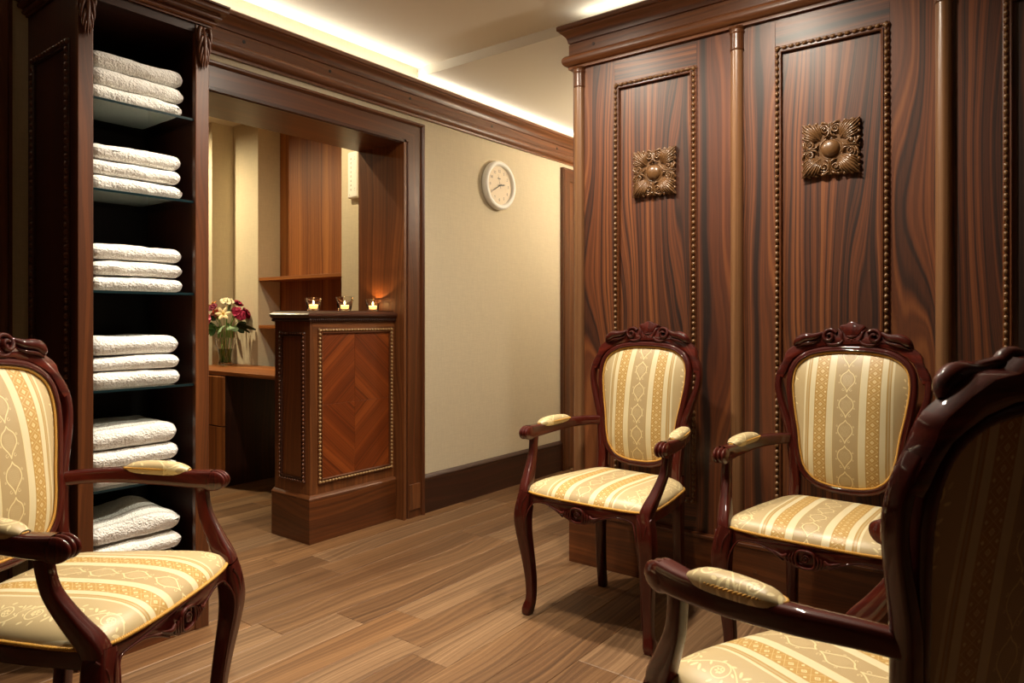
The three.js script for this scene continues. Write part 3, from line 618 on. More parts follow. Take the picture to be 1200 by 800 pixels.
function braidTube(pts, r, closed = true, twists = 120) { // two strands wound round each other
  const out = [], n = pts.length, c = new THREE.CatmullRomCurve3(pts.map((p) => V(...p)), closed);
  class Strand extends THREE.Curve { constructor(ph) { super(); this.ph = ph; } getPoint(t) { const p = c.getPoint(t), e = c.getTangent(t), s = e.clone().cross(V(0.2, 1, 0.1)).normalize(), q = s.clone().cross(e), a = t * twists * Math.PI + this.ph; return p.addScaledVector(s, r * 0.5 * Math.cos(a)).addScaledVector(q, r * 0.5 * Math.sin(a)); } }
  for (const ph of [0, Math.PI]) out.push(new THREE.TubeGeometry(new Strand(ph), Math.round(twists * 4), r * 0.62, 5, closed));
  return merge(out);
}
function buildChair(label) {
  const c = thing('armchair', label, 'armchair', [0, 0, 0], 0, 'carved armchairs with striped brocade');
  const W = M.mahogany, both = (f) => { for (const s of [1, -1]) f(s); };
  const X = (s, l) => l.map((p) => [p[0] * s, p[1], p[2]]);
  // seat rail
  const seatHalf = [[0, 0.238], [0.10, 0.236], [0.19, 0.226], [0.240, 0.208], [0.252, 0.17], [0.243, 0.05], [0.222, -0.08], [0.200, -0.175], [0.17, -0.205], [0.08, -0.213], [0, -0.215]];
  const seatLine = closedLine([...seatHalf, ...seatHalf.slice(1, -1).reverse().map(([a, b]) => [-a, b])], 96);
  const frontBottom = [[-0.225, 0.405], [-0.19, 0.430], [-0.14, 0.434], [-0.095, 0.420], [-0.062, 0.403], [-0.04, 0.396], [-0.03, 0.390], [0.03, 0.390], [0.04, 0.396], [0.062, 0.403], [0.095, 0.420], [0.14, 0.434], [0.19, 0.430], [0.225, 0.405]];
  const bowZ = (x) => 0.243 - 0.45 * x * x;
  const apron = warp(extrude([...frontBottom, [0.225, 0.457], [0.11, 0.457], [0, 0.457], [-0.11, 0.457], [-0.225, 0.457]].map((p) => p), 0.026, 0.003), (v) => { v.z += bowZ(v.x) - 0.029; }, 0.6);
  mesh('front_rail', grainUV(apron, 'x'), W, c);
  both((s) => mesh('side_rail', sweep(X(s, [[0.236, 0.437, 0.19], [0.228, 0.436, 0.04], [0.208, 0.436, -0.09], [0.186, 0.434, -0.19]]), 0.026, [0.044, 0.040, 0.042, 0.048], { exp: 6, n: 12, seg: 14 }), W, c));
  mesh('rear_rail', sweep([[-0.17, 0.43, -0.196], [0, 0.43, -0.2], [0.17, 0.43, -0.196]], 0.026, 0.055, { exp: 6, n: 12, seg: 6 }), W, c);
  // carved cartouche and leaves in the middle of the front rail
  {
    const z = (x) => bowZ(x) + 0.004, o = [], sq = [[-0.021, 0.399], [-0.021, 0.438], [0.021, 0.438], [0.021, 0.399]];
    o.push(sweep(sq.map(([x, y]) => [x, y, z(x)]), 0.008, 0.010, { closed: true, seg: 24, n: 7, up: [0, 0, 1], exp: 2.4 }));
    o.push(sweep(spiral(0, 0.4185, z(0), 0.013, 0.002, 0, 1.6, 12), 0.005, 0.007, { seg: 18, n: 6, up: [0, 0, 1], exp: 2 }));
    both((s) => {
      for (const [dx, r] of [[0.031, 0.015], [0.040, 0.011], [0.049, 0.008]]) o.push(sweep([[s * dx, 0.418 + r, z(dx)], [s * (dx + 0.005), 0.416, z(dx) + 0.002], [s * dx, 0.414 - r, z(dx)]], 0.006, 0.008, { seg: 8, n: 6, up: [0, 0, 1], exp: 2 }));
      o.push(sweep([[s * 0.05, 0.424, z(0.05)], [s * 0.062, 0.417, z(0.062) + 0.002], [s * 0.075, 0.420, z(0.075)], [s * 0.092, 0.427, z(0.092)]], [0.010, 0.012, 0.008, 0.002], [0.008, 0.010, 0.006, 0.002], { seg: 10, n: 6, up: [0, 0, 1], exp: 2 }));
    });
    mesh('carved_cartouche', merge(o), W, c);
  }
  // legs
  both((s) => {
    const leg = mesh('leg', sweep(X(s, [[0.240, 0.46, 0.210], [0.247, 0.425, 0.214], [0.254, 0.37, 0.218], [0.254, 0.31, 0.212], [0.247, 0.22, 0.198], [0.241, 0.13, 0.187], [0.242, 0.06, 0.185], [0.250, 0.02, 0.192], [0.253, 0, 0.196]]),
      [0.046, 0.054, 0.058, 0.052, 0.043, 0.037, 0.034, 0.039, 0.033], [0.048, 0.054, 0.056, 0.050, 0.042, 0.037, 0.034, 0.040, 0.034], { exp: 4.5, n: 20, seg: 34, up: [0, 0, 1] }), W, c);
    // bead that follows the arch of the rail down the inner edge of the leg
    const bead = [...frontBottom.slice(8).map(([x, y]) => [x, y, bowZ(x) - 0.001]).slice(1, 5), [0.208, 0.418, 0.2265], [0.222, 0.385, 0.238], [0.229, 0.34, 0.2365], [0.229, 0.26, 0.2215], [0.225, 0.16, 0.207], [0.226, 0.07, 0.202]];
    mesh('edge_bead', sweep(X(s, bead), [0.006, 0.006, 0.006, 0.005, 0.004], [0.006, 0.006, 0.006, 0.005, 0.004], { seg: 40, n: 6, up: [0, 0, 1], exp: 2 }), W, leg);
    // small leaf at the knee
    mesh('knee_leaf', merge([sweep(X(s, [[0.226, 0.448, 0.236], [0.240, 0.425, 0.241], [0.246, 0.395, 0.244], [0.247, 0.36, 0.242]]), [0.006, 0.007, 0.006, 0.002], [0.006, 0.006, 0.005, 0.002], { seg: 12, n: 6, up: [0, 0, 1], exp: 2 }),
      sweep(X(s, [[0.272, 0.448, 0.222], [0.262, 0.428, 0.239], [0.258, 0.395, 0.243], [0.256, 0.36, 0.242]]), [0.006, 0.007, 0.006, 0.002], [0.006, 0.006, 0.005, 0.002], { seg: 12, n: 6, up: [0, 0, 1], exp: 2 })]), W, leg);
  });
  both((s) => mesh('leg', sweep(X(s, [[0.166, 0.50, -0.204], [0.168, 0.40, -0.196], [0.171, 0.25, -0.194], [0.174, 0.1, -0.204], [0.175, 0, -0.216]]), [0.038, 0.040, 0.036, 0.033, 0.032], [0.036, 0.040, 0.038, 0.036, 0.034], { exp: 5, n: 16, seg: 16, up: [0, 0, 1] }), W, c));
  // back: upholstered cartouche in a moulded ring, outer bars that form the open ears, carved crest
  const bh = [[0, 0.980], [0.075, 0.976], [0.135, 0.960], [0.170, 0.927], [0.180, 0.872], [0.171, 0.79], [0.156, 0.71], [0.146, 0.64], [0.130, 0.588], [0.096, 0.553], [0.05, 0.539], [0, 0.536]];
  const backLine = closedLine([...bh, ...bh.slice(1, -1).reverse().map(([a, b]) => [-a, b])], 110), bc = [0, 0.76];
  const off = (d) => backLine.map((p, i, a) => { const q = a[(i + 1) % a.length], r = a[(i - 1 + a.length) % a.length], tx = q[0] - r[0], ty = q[1] - r[1], l = Math.hypot(tx, ty); return [p[0] - ty / l * d, p[1] + tx / l * d]; });
  const outward = off(0.001)[0][1] > backLine[0][1] ? 1 : -1;
  const pillow = (sgn, dome, base) => ringGrid(backLine, 16, (o, r) => { const x = bc[0] + (o[0] - bc[0]) * r, y = bc[1] + (o[1] - bc[1]) * r; return [bk(x, y, base + sgn * dome * (1 - r ** 2.8)), [x, y - 0.76]]; });
  const cover = mesh('back_cushion', pillow(1, 0.036, 0.010), M.fabric, c);
  mesh('braid', braidTube(backLine.filter((_, i) => i % 2 === 0).map((p) => bk(p[0], p[1], 0.0145)), 0.0036, true, 300), M.braid, cover);
  mesh('rear_cover', pillow(-1, 0.006, -0.010), M.fabric, c);
  const ring = off(0.0115 * outward).filter((_, i) => i % 2 === 0);
  const frame = mesh('back_frame', sweep(ring.map((p) => bk(p[0], p[1], 0.002)), 0.023, 0.038, { closed: true, seg: 110, n: 12, exp: 3, up: BACKN }), W, c);
  mesh('inner_bead', sweep(off(0.006 * outward).filter((_, i) => i % 2 === 0).map((p) => bk(p[0], p[1], 0.019)), 0.007, 0.007, { closed: true, seg: 110, n: 6, exp: 2, up: BACKN }), W, frame);
  both((s) => {
    const b = [[0.218, 0.935], [0.227, 0.912], [0.231, 0.888], [0.232, 0.862], [0.228, 0.835], [0.218, 0.800], [0.202, 0.755], [0.184, 0.70], [0.172, 0.63], [0.164, 0.56], [0.163, 0.50], [0.166, 0.45]];
    mesh('back_post', sweep(b.map(([x, y]) => bk(x * s, y, 0.0)), [0.016, 0.020, 0.022, 0.022, 0.022, 0.023, 0.026, 0.030, 0.034, 0.036, 0.037, 0.038], [0.026, 0.030, 0.031, 0.031, 0.031, 0.032, 0.034, 0.036, 0.036, 0.036, 0.036, 0.036], { exp: 3.4, n: 14, seg: 44, up: BACKN }), W, c);
    mesh('ear_dowel', (() => { const g = sphere(0, 0, 0, 0.004, 0.004, 0.0025, 8, 6); const p = bk(0.206 * s, 0.952, 0.0115); return g.translate(...p); })(), W, c);
  });
  // crest board with a waved top line
  const ch = [[0, 1.052], [0.036, 1.052], [0.05, 1.046], [0.066, 1.052], [0.082, 1.050], [0.098, 1.036], [0.118, 1.034], [0.14, 1.030], [0.156, 1.021], [0.175, 1.009], [0.204, 0.986], [0.213, 0.972], [0.215, 0.956], [0.222, 0.940], [0.233, 0.917], [0.238, 0.892]];
  const low = [[0.216, 0.886], [0.206, 0.905], [0.198, 0.930], [0.186, 0.952], [0.168, 0.966], [0.14, 0.983], [0.09, 0.998], [0, 1.002]];
  const crestShape = [...ch.slice().reverse().map(([a, b]) => [-a, b]), ...ch.slice(1), ...low, ...low.slice(0, -1).reverse().map(([a, b]) => [-a, b])];
  const crest = mesh('crest_rail', grainUV(warp(extrude(crestShape, 0.024, 0.005), (v) => { const p = bk(v.x, v.y, v.z - 0.013); v.set(...p); }, 0.6), 'x'), W, c);
  {
    const o = [], S = (l, w, h, q = {}) => o.push(sweep(l.map(([x, y, n]) => bk(x, y, n)), w, h, { n: 8, seg: 16, up: BACKN, exp: 2, ...q }));
    both((s) => {
      const m = (l) => l.map(([x, y, n]) => [x * s, y, n]);
      // long acanthus leaf lying on the shoulder
      S(m([[0.186, 1.000, 0.008], [0.172, 1.012, 0.020], [0.150, 1.026, 0.024], [0.118, 1.030, 0.022], [0.088, 1.046, 0.014]]), [0.006, 0.028, 0.032, 0.024, 0.010], [0.010, 0.026, 0.030, 0.026, 0.012]);
      S(m([[0.178, 0.994, 0.016], [0.150, 1.004, 0.024], [0.122, 1.010, 0.022], [0.100, 1.020, 0.016]]), [0.004, 0.010, 0.010, 0.004], [0.006, 0.012, 0.012, 0.006]);
      S(m([[0.160, 1.028, 0.012], [0.140, 1.032, 0.022], [0.118, 1.036, 0.020], [0.098, 1.046, 0.012]]), [0.004, 0.010, 0.010, 0.004], [0.006, 0.010, 0.010, 0.005]);
      // scroll beside the middle
      S(m(spiral(0.070, 1.032, 0.015, 0.025, 0.004, 2.6, -1.35, 14, 0.010).map((p) => p)), [0.014, 0.013, 0.010], [0.020, 0.019, 0.016], { seg: 26 });
      S(m([[0.092, 1.022, 0.014], [0.066, 1.004, 0.018], [0.036, 1.008, 0.018], [0.024, 1.026, 0.016]]), [0.004, 0.012, 0.012, 0.006], [0.006, 0.014, 0.014, 0.008]);
      S(m([[0.020, 1.014, 0.014], [0.030, 1.030, 0.020], [0.034, 1.046, 0.018], [0.046, 1.060, 0.008]]), [0.006, 0.010, 0.010, 0.003], [0.010, 0.012, 0.012, 0.006]);
    });
    // shell at the very top
    const shell = extrude([[-0.020, 1.036], [-0.032, 1.052], [-0.043, 1.066], [-0.034, 1.073], [-0.020, 1.075], [-0.012, 1.081], [0, 1.084], [0.012, 1.081], [0.020, 1.075], [0.034, 1.073], [0.043, 1.066], [0.032, 1.052], [0.020, 1.036]], 0.024, 0.006);
    o.push(warp(shell, (v) => v.set(...bk(v.x, v.y, v.z - 0.008)), 0.7));
    for (const t of [-1, -0.5, 0, 0.5, 1]) S([[t * 0.012, 1.040, 0.014], [t * 0.022, 1.054, 0.019], [t * 0.032, 1.066 + 0.006 * (1 - t * t), 0.015]], [0.006, 0.010, 0.007], [0.006, 0.008, 0.006], { seg: 8, n: 6 });
    S([[-0.020, 1.036, 0.014], [0, 1.031, 0.020], [0.020, 1.036, 0.014]], [0.006, 0.010, 0.006], [0.008, 0.012, 0.008], { seg: 10 });
    for (const [x, y] of [[0, 1.019], [-0.010, 1.024], [0.010, 1.024]]) o.push(sphere(...bk(x, y, 0.016), 0.006, 0.006, 0.006, 8, 6));
    mesh('crest_carving', merge(o), W, crest);
  }
  // seat cushion
  const sc = [0, 0.02];
  const cushion = ringGrid(seatLine, 22, (o, r) => {
    const e = r ** 1.0, x = sc[0] + (o[0] - sc[0]) * e * (r < 1 ? 1 : 0.995), z = sc[1] + (o[1] - sc[1]) * e;
    const y = 0.458 + 0.046 * Math.pow(Math.max(0, 1 - r ** 5), 0.55) + 0.012 * (1 - r * r);
    return [[x, y, z], [x, -z - (0.5 - y) * 0.6 * Math.sign(z)]];
  });
  // close rings near the rim so that the rounded edge is smooth
  { const p = cushion.attributes.position, n = 97; for (let i = 0; i <= 22; i++) { const t = i / 22, r = Math.sin(t * Math.PI / 2) ** 0.9; for (let k = 0; k < n; k++) { const o = seatLine[k % 96], x = o[0] * r, z = sc[1] + (o[1] - sc[1]) * r, y = 0.458 + 0.044 * Math.pow(Math.max(0, 1 - r ** 6), 0.5) + 0.012 * (1 - r * r); p.setXYZ(i * n + k, x, y, z); cushion.attributes.uv.setXY(i * n + k, x, -(z + Math.sign(z) * (0.514 - y) * 0.5)); } } cushion.computeVertexNormals(); }
  const cu = mesh('seat_cushion', cushion, M.fabric, c);
  mesh('braid', braidTube(seatLine.filter((_, i) => i % 2 === 0).map(([x, z]) => [x * 1.004, 0.4605, sc[1] + (z - sc[1]) * 1.004]), 0.0042, true, 330), M.braid, cu);
  // arms
  both((s) => {
    const line = X(s, [[0.178, 0.680, -0.216], [0.207, 0.683, -0.170], [0.246, 0.681, -0.095], [0.270, 0.674, 0.0], [0.279, 0.668, 0.09], [0.280, 0.667, 0.150]]);
    const arm = mesh('arm', sweep(line, [0.028, 0.030, 0.034, 0.038, 0.041, 0.044], [0.036, 0.037, 0.040, 0.043, 0.046, 0.050], { exp: 4, n: 14, seg: 30 }), W, c);
    const tip = []; for (const k of [-1, 0, 1]) tip.push(sphere(0.280 * s + k * 0.0135, 0.6655 - Math.abs(k) * 0.001, 0.156, 0.0092, 0.0258, 0.036, 12, 14));
    mesh('scrolled_tip', merge(tip), W, arm);
    const pl = X(s, [[0.2505, 0.696, -0.080], [0.258, 0.698, -0.055], [0.269, 0.696, 0.0], [0.2755, 0.692, 0.055], [0.278, 0.689, 0.085]]);
    const pad = sweep(pl, [0.022, 0.041, 0.046, 0.046, 0.026], [0.012, 0.032, 0.040, 0.034, 0.014], { exp: 2.4, n: 16, seg: 22 });
    const pu = pad.attributes.uv, pp = pad.attributes.position; for (let i = 0; i < pu.count; i++) pu.setXY(i, pp.getX(i) * s - 0.08 + 0.0, pp.getZ(i));
    const pm = mesh('arm_pad', pad, M.fabric, c);
    const e = []; for (let k = 0; k < 28; k++) { const a = k / 28 * Math.PI * 2, t = 0.5 - 0.5 * Math.cos(a); const q = [0, 1, 2].map((j) => catm(pl.map((p) => p[j]), t)); const w = 0.0225 * Math.sqrt(Math.max(0, Math.sin(Math.PI * Math.min(0.98, Math.max(0.02, t))))) * Math.sign(Math.sin(a)); e.push([q[0] + w, catm([0.699, 0.700, 0.697, 0.693, 0.690].map((v) => v + 0.0005), t), q[2]]); }
    mesh('braid', braidTube(e, 0.0028, true, 90), M.braid, pm);
    mesh('arm_support', sweep(X(s, [[0.276, 0.662, 0.122], [0.276, 0.625, 0.124], [0.272, 0.575, 0.136], [0.262, 0.52, 0.168], [0.250, 0.47, 0.202], [0.246, 0.44, 0.212]]), [0.030, 0.027, 0.028, 0.032, 0.040, 0.044], [0.036, 0.032, 0.034, 0.042, 0.050, 0.048], { exp: 4, n: 16, seg: 24, up: [0, 0, 1] }), W, c);
  });
  return c;
}
const CHAIRS = [
  [2.300, -1.297, -90.9, 'carved mahogany armchair in striped gold brocade standing nearest the wall clock and beige wall'],
  [2.318, -0.549, -91.3, 'carved mahogany armchair in striped gold brocade in front of the middle rosette panel'],
  [1.277, -0.256, 152.7, 'carved mahogany armchair seen from behind, its dark back turned to the room'],
  [0.689, -1.769, 31.5, 'carved mahogany armchair in striped gold brocade standing in front of the towel cabinet'],
];
{
  const proto = buildChair(CHAIRS[0][3]);
  CHAIRS.forEach(([x, z, a, label], i) => {
    const o = i ? proto.clone() : proto;
    if (i) { o.name = numbered('armchair'); o.userData = { ...proto.userData, label }; scene.add(o); }
    o.position.set(x, 0, z); o.rotation.set(0, a * Math.PI / 180, 0);
  });
}

// ---------------------------------------------------------------- folded towels
function towelGeo(w, h, d, seed, lift) {
  const g = new THREE.BoxGeometry(w, h, d, 34, 8, 26), p = g.attributes.position, v = V(0, 0, 0), r = h * 0.47;
  for (let i = 0; i < p.count; i++) {
    v.fromBufferAttribute(p, i);
    const ix = Math.max(-w / 2 + r, Math.min(w / 2 - r, v.x)), iy = Math.max(-h / 2 + r, Math.min(h / 2 - r, v.y)), iz = Math.max(-d / 2 + r, Math.min(d / 2 - r, v.z));
    const e = V(v.x - ix, v.y - iy, v.z - iz), l = e.length(); if (l > 1e-9) { const big = Math.max(Math.abs(e.x), Math.abs(e.y), Math.abs(e.z)); e.multiplyScalar(Math.min(1, big / l * 1.0) * (l > r ? r / (l * Math.min(1, big / l)) : 1)); if (e.length() > r) e.setLength(r); }
    v.set(ix + e.x, iy + e.y, iz + e.z);
    const nx = v.x / w + 0.5, nz = v.z / d + 0.5, up = v.y > 0 ? 1 : 0.15;
    const wob = (fbm(nx * 3 + seed, nz * 3, 64, 64, seed, 3) - 0.5) * 0.013 * up;
    v.y += (v.y > 0 ? wob - 0.0068 - 0.006 * Math.abs(nx - 0.45) : 0.0);
    v.x += (fbm(nz * 3, v.y * 40 + seed, 64, 64, seed + 3, 2) - 0.5) * 0.010; v.z += (fbm(nx * 5, v.y * 30 + seed, 64, 64, seed + 5, 2) - 0.5) * 0.010;
    if (lift && v.y > 0) v.y += lift * Math.exp(-(((nx - 0.62) / 0.2) ** 2) - (((nz - 0.55) / 0.35) ** 2)) - 0.018 * Math.max(0, nx - 0.75) * 3 * (nx > 0.75);
    p.setXYZ(i, v.x, v.y, v.z);
  }
  g.computeVertexNormals(); let q = flat(g); q = grainUV(q, 'y'); return q;
}
{
  const W = CAB.x1 - CAB.x0 - 0.10, mid = (CAB.x0 + 0.046 + CAB.x1 - 0.05) / 2;
  const where = ['the highest glass shelf', 'the second glass shelf from top', 'the third glass shelf from top', 'the fourth glass shelf from top', 'the lowest glass shelf', 'the cabinet floor'];
  const rank = ['bottom', 'middle', 'top'];
  const stacks = [ // shelf height, towel thicknesses bottom to top, widths (as share), right-hand end shifts
    [SHELVES[0], [0.052, 0.056, 0.056], [-0.010, -0.004, -0.004]],
    [SHELVES[1], [0.052, 0.050, 0.056], [-0.010, -0.014, -0.014]],
    [SHELVES[2], [0.050, 0.052, 0.054], [-0.012, -0.012, -0.010]],
    [SHELVES[3], [0.056, 0.050, 0.066], [-0.018, -0.024, -0.020]],
    [SHELVES[4], [0.056, 0.060, 0.076], [-0.022, -0.020, -0.024]],
    [0.232, [0.060, 0.064, 0.078], [-0.014, -0.012, -0.010]],
  ];
  let n = 0;
  stacks.forEach(([y0, hs, sh], k) => {
    let y = y0 + 0.001;
    hs.forEach((h, j) => {
      const label = `white folded terry towel, ${rank[j]} of the stack on ${where[k]}`;
      const o = mesh(numbered('folded_towel'), towelGeo(W - 0.012 + sh[j], h + (k === 5 ? 0.001 : 0.0045), 0.30, 10 + n++ * 1.7, k === 5 && j === 2 ? 0.045 : 0), M.towel, scene);
      o.userData = { label, category: 'towel', group: 'white towels in the cabinet' };
      o.position.set(mid + sh[j] / 2 - 0.003, y + h / 2 + (k === 5 ? 0.0005 : 0.00225), CAB.zf - 0.03 - 0.15 - 0.004 * ((j * 7 + k * 3) % 3)); o.rotation.y = ((k * 3 + j * 5) % 7 - 3) * 0.006;
      y += h + 0.0004;
    });
  });
}

// ---------------------------------------------------------------- wall clock
{
  const c = thing('wall_clock', 'round white wall clock with beige dial on the beige wall', 'clock', [3.494, 1.938, WZ]);
  const lathe = (pts, n = 64) => { const g = new THREE.LatheGeometry(pts.map((p) => new THREE.Vector2(...p)), n); g.rotateX(Math.PI / 2); return g; };
  mesh('rim', lathe([[0, 0.001], [0.146, 0.001], [0.153, 0.006], [0.155, 0.018], [0.154, 0.032], [0.148, 0.040], [0.138, 0.043], [0.128, 0.040], [0.123, 0.033], [0.121, 0.024], [0.120, 0.022], [0, 0.022]]), M.white, c);
  const cv = document.createElement('canvas'); cv.width = cv.height = 512; const x = cv.getContext('2d');
  x.fillStyle = '#e6d6bd'; x.fillRect(0, 0, 512, 512); x.fillStyle = '#5d5148'; x.textAlign = 'center'; x.textBaseline = 'middle'; x.font = 'bold 50px serif';
  for (let k = 1; k <= 12; k++) { const a = k * Math.PI / 6; x.fillText(String(k), 256 + 192 * Math.sin(a), 256 - 192 * Math.cos(a)); }
  for (let k = 0; k < 60; k++) { const a = k * Math.PI / 30; x.fillRect(256 + 232 * Math.sin(a) - 1.5, 256 - 232 * Math.cos(a) - 1.5, 3, 3); }
  x.fillStyle = '#3a322c'; x.fillRect(214, 158, 66, 13);
  const t = new THREE.CanvasTexture(cv); t.colorSpace = THREE.SRGBColorSpace;
  const disc = new THREE.CircleGeometry(0.1215, 64); disc.translate(0, 0, 0.0235); mesh('dial', disc, std({ map: t, roughness: 0.6 }), c);
  const hand = (n, a, L, w, z, back = 0.018) => { const g = extrude([[-w / 2, -back], [-w / 2, L * 0.7], [0, L], [w / 2, L * 0.7], [w / 2, -back]], 0.001); g.rotateZ(-a); g.translate(0, 0, z); mesh(n, g, M.black, c); };
  hand('hour_hand', (2 + 40 / 60) * Math.PI / 6, 0.060, 0.009, 0.0255); hand('minute_hand', 40 * Math.PI / 30, 0.094, 0.0065, 0.0275); hand('second_hand', 57 * Math.PI / 30, 0.07, 0.0016, 0.0295, 0.02);
  mesh('hub', sphere(0, 0, 0.028, 0.006, 0.006, 0.004), M.black, c);
  mesh('cover_glass', (() => { const g = new THREE.CircleGeometry(0.1225, 64); const p = g.attributes.position; for (let i = 0; i < p.count; i++) { const r = Math.hypot(p.getX(i), p.getY(i)); p.setZ(i, 0.034); } return g; })(), M.glass, c);
}

// ---------------------------------------------------------------- white vertical sign on the alcove wall
{
  const c = thing('wall_sign', 'narrow white plastic plate with a column of small letters on the alcove wall', 'sign', [2.95, 2.005, -3.525], -Math.PI / 2);
  mesh('housing', new RoundedBoxGeometry(0.100, 0.295, 0.032, 3, 0.012).translate(0, 0, 0.016), M.white, c);
  const cv = document.createElement('canvas'); cv.width = 128; cv.height = 384; const x = cv.getContext('2d');
  x.fillStyle = '#f3f1ea'; x.fillRect(0, 0, 128, 384); x.fillStyle = '#4a443c'; x.textAlign = 'center'; x.textBaseline = 'middle'; x.font = 'bold 26px sans-serif';
  'AEEEEAAU'.split('').forEach((ch, k) => { x.save(); x.translate(42, 46 + k * 40); x.fillText(ch, 0, 0); x.restore(); });
  for (const [a, b] of [[104, 36], [104, 54], [104, 318], [104, 338], [20, 372]]) { x.beginPath(); x.arc(a, b, 3.5, 0, 7); x.fill(); }
  const t = new THREE.CanvasTexture(cv); t.colorSpace = THREE.SRGBColorSpace;
  const pl = new THREE.PlaneGeometry(0.078, 0.268); pl.translate(0, 0, 0.0324); mesh('print', pl, std({ map: t, roughness: 0.45 }), c);
}

// ---------------------------------------------------------------- candles on the counter
[[2.232, -3.0, 'left end of the counter, beside the flowers side', 0.066], [2.424, -2.99, 'middle of the counter', 0.075], [2.615, -2.985, 'end of the counter by the door jamb', 0.066]].forEach(([x, z, , h], i) => {
  const lab = ['short glass tealight holder with lit candle at the free end of the counter', 'taller glass tealight holder with lit candle in the middle of the counter', 'short glass tealight holder with lit candle on the counter by the door lining'][i];
  const c = thing('tealight_holder', lab, 'candle', [x, COUNTER_TOP, z], 0, 'tealights on the counter');
  const w = h / 0.066, R = [[0, 0.0005], [0.027 * w, 0.0005], [0.030 * w, 0.003], [0.041 * w, h - 0.001], [0.040 * w, h], [0.0385 * w, h], [0.0372 * w, h - 0.002], [0.0262 * w, 0.009], [0, 0.008]];
  const g = new THREE.LatheGeometry(R.map((p) => new THREE.Vector2(...p)), 32); mesh('glass', g, phy({ color: 0xffffff, transmission: 1, thickness: 0.003, roughness: 0.02, ior: 1.45 }), c);
  mesh('candle', new THREE.CylinderGeometry(0.0225, 0.0215, 0.016, 24).translate(0, 0.0175, 0), std({ color: 0xf6e2b8, roughness: 0.6, emissive: new THREE.Color(1, 0.45, 0.12), emissiveIntensity: 1.6 }), c);
  mesh('wick', new THREE.CylinderGeometry(0.0007, 0.0007, 0.006, 6).translate(0, 0.028, 0), M.black, c);
  const fl = new THREE.LatheGeometry([[0, 0], [0.0032, 0.003], [0.0044, 0.008], [0.0034, 0.014], [0.0014, 0.020], [0, 0.024]].map((p) => new THREE.Vector2(...p)), 14); fl.translate(0, 0.0295, 0);
  mesh('flame', fl, std({ color: 0xffc060, emissive: new THREE.Color(1, 0.62, 0.22), emissiveIntensity: 26 }), c);
  const l = new THREE.PointLight(new THREE.Color(1, 0.55, 0.2), 0.09, 0, 2); l.name = 'candle_flame'; l.position.set(x, COUNTER_TOP + 0.040, z); l.castShadow = true; l.shadow.radius = 0.25; scene.add(l);
});

// ---------------------------------------------------------------- desk, niche panel and shelves of the alcove
{
  srand(61);
  const d = thing('reception_desk', 'built-in cherry wood desk with drawers along the alcove wall', 'desk', [2.48, 0, -4.0]);
  mesh('desk_top', box(0, 0.466, 0.725, 0.75, -0.945, 0.82, 'z', 0.002), M.cherry, d);
  mesh('drawer_unit', box(0.004, 0.46, 0.0, 0.724, -0.94, -0.262, 'y', 0.001), M.walnutDark, d);
  mesh('drawer_front', box(-0.014, 0.004, 0.395, 0.716, -0.94, -0.262, 'y', 0.002), M.cherry, d);
  mesh('drawer_front', box(-0.014, 0.004, 0.06, 0.388, -0.94, -0.262, 'y', 0.002), M.cherry, d);
  mesh('end_panel', box(0.0, 0.46, 0, 0.724, 0.79, 0.81, 'y', 0.002), M.walnutDark, d);
  const p = mesh(numbered('wood_panel'), box(3.134, 3.155, 0.76, 2.54, -4.618, -3.672, 'y', 0.001), M.cherry, scene);
  p.userData = { label: 'upright orange-brown wood panel lining the back of the niche', category: 'panel' };
  [[1.392, 'long wooden shelf across the niche in front of the wood panel'], [1.045, 'lower wooden shelf in the niche just above the flowers']].forEach(([y, label]) => {
    const s = mesh(numbered('niche_shelf'), box(2.955, 3.133, y - 0.024, y, -4.618, -3.672, 'z', 0.002), M.cherry, scene);
    s.userData = { label, category: 'shelf' };
  });
  const bx = thing('card_holder', 'small black desk stand with a white card behind the vase', 'stand', [2.70, 0.75, -5.0 + 0.06]);
  mesh('holder', box(-0.05, 0.04, 0.0, 0.075, -0.012, 0.012, 'y', 0.004), M.black, bx); mesh('card', box(-0.045, 0.035, 0.075, 0.2, -0.002, 0.002, 'y', 0), M.white, bx);
}

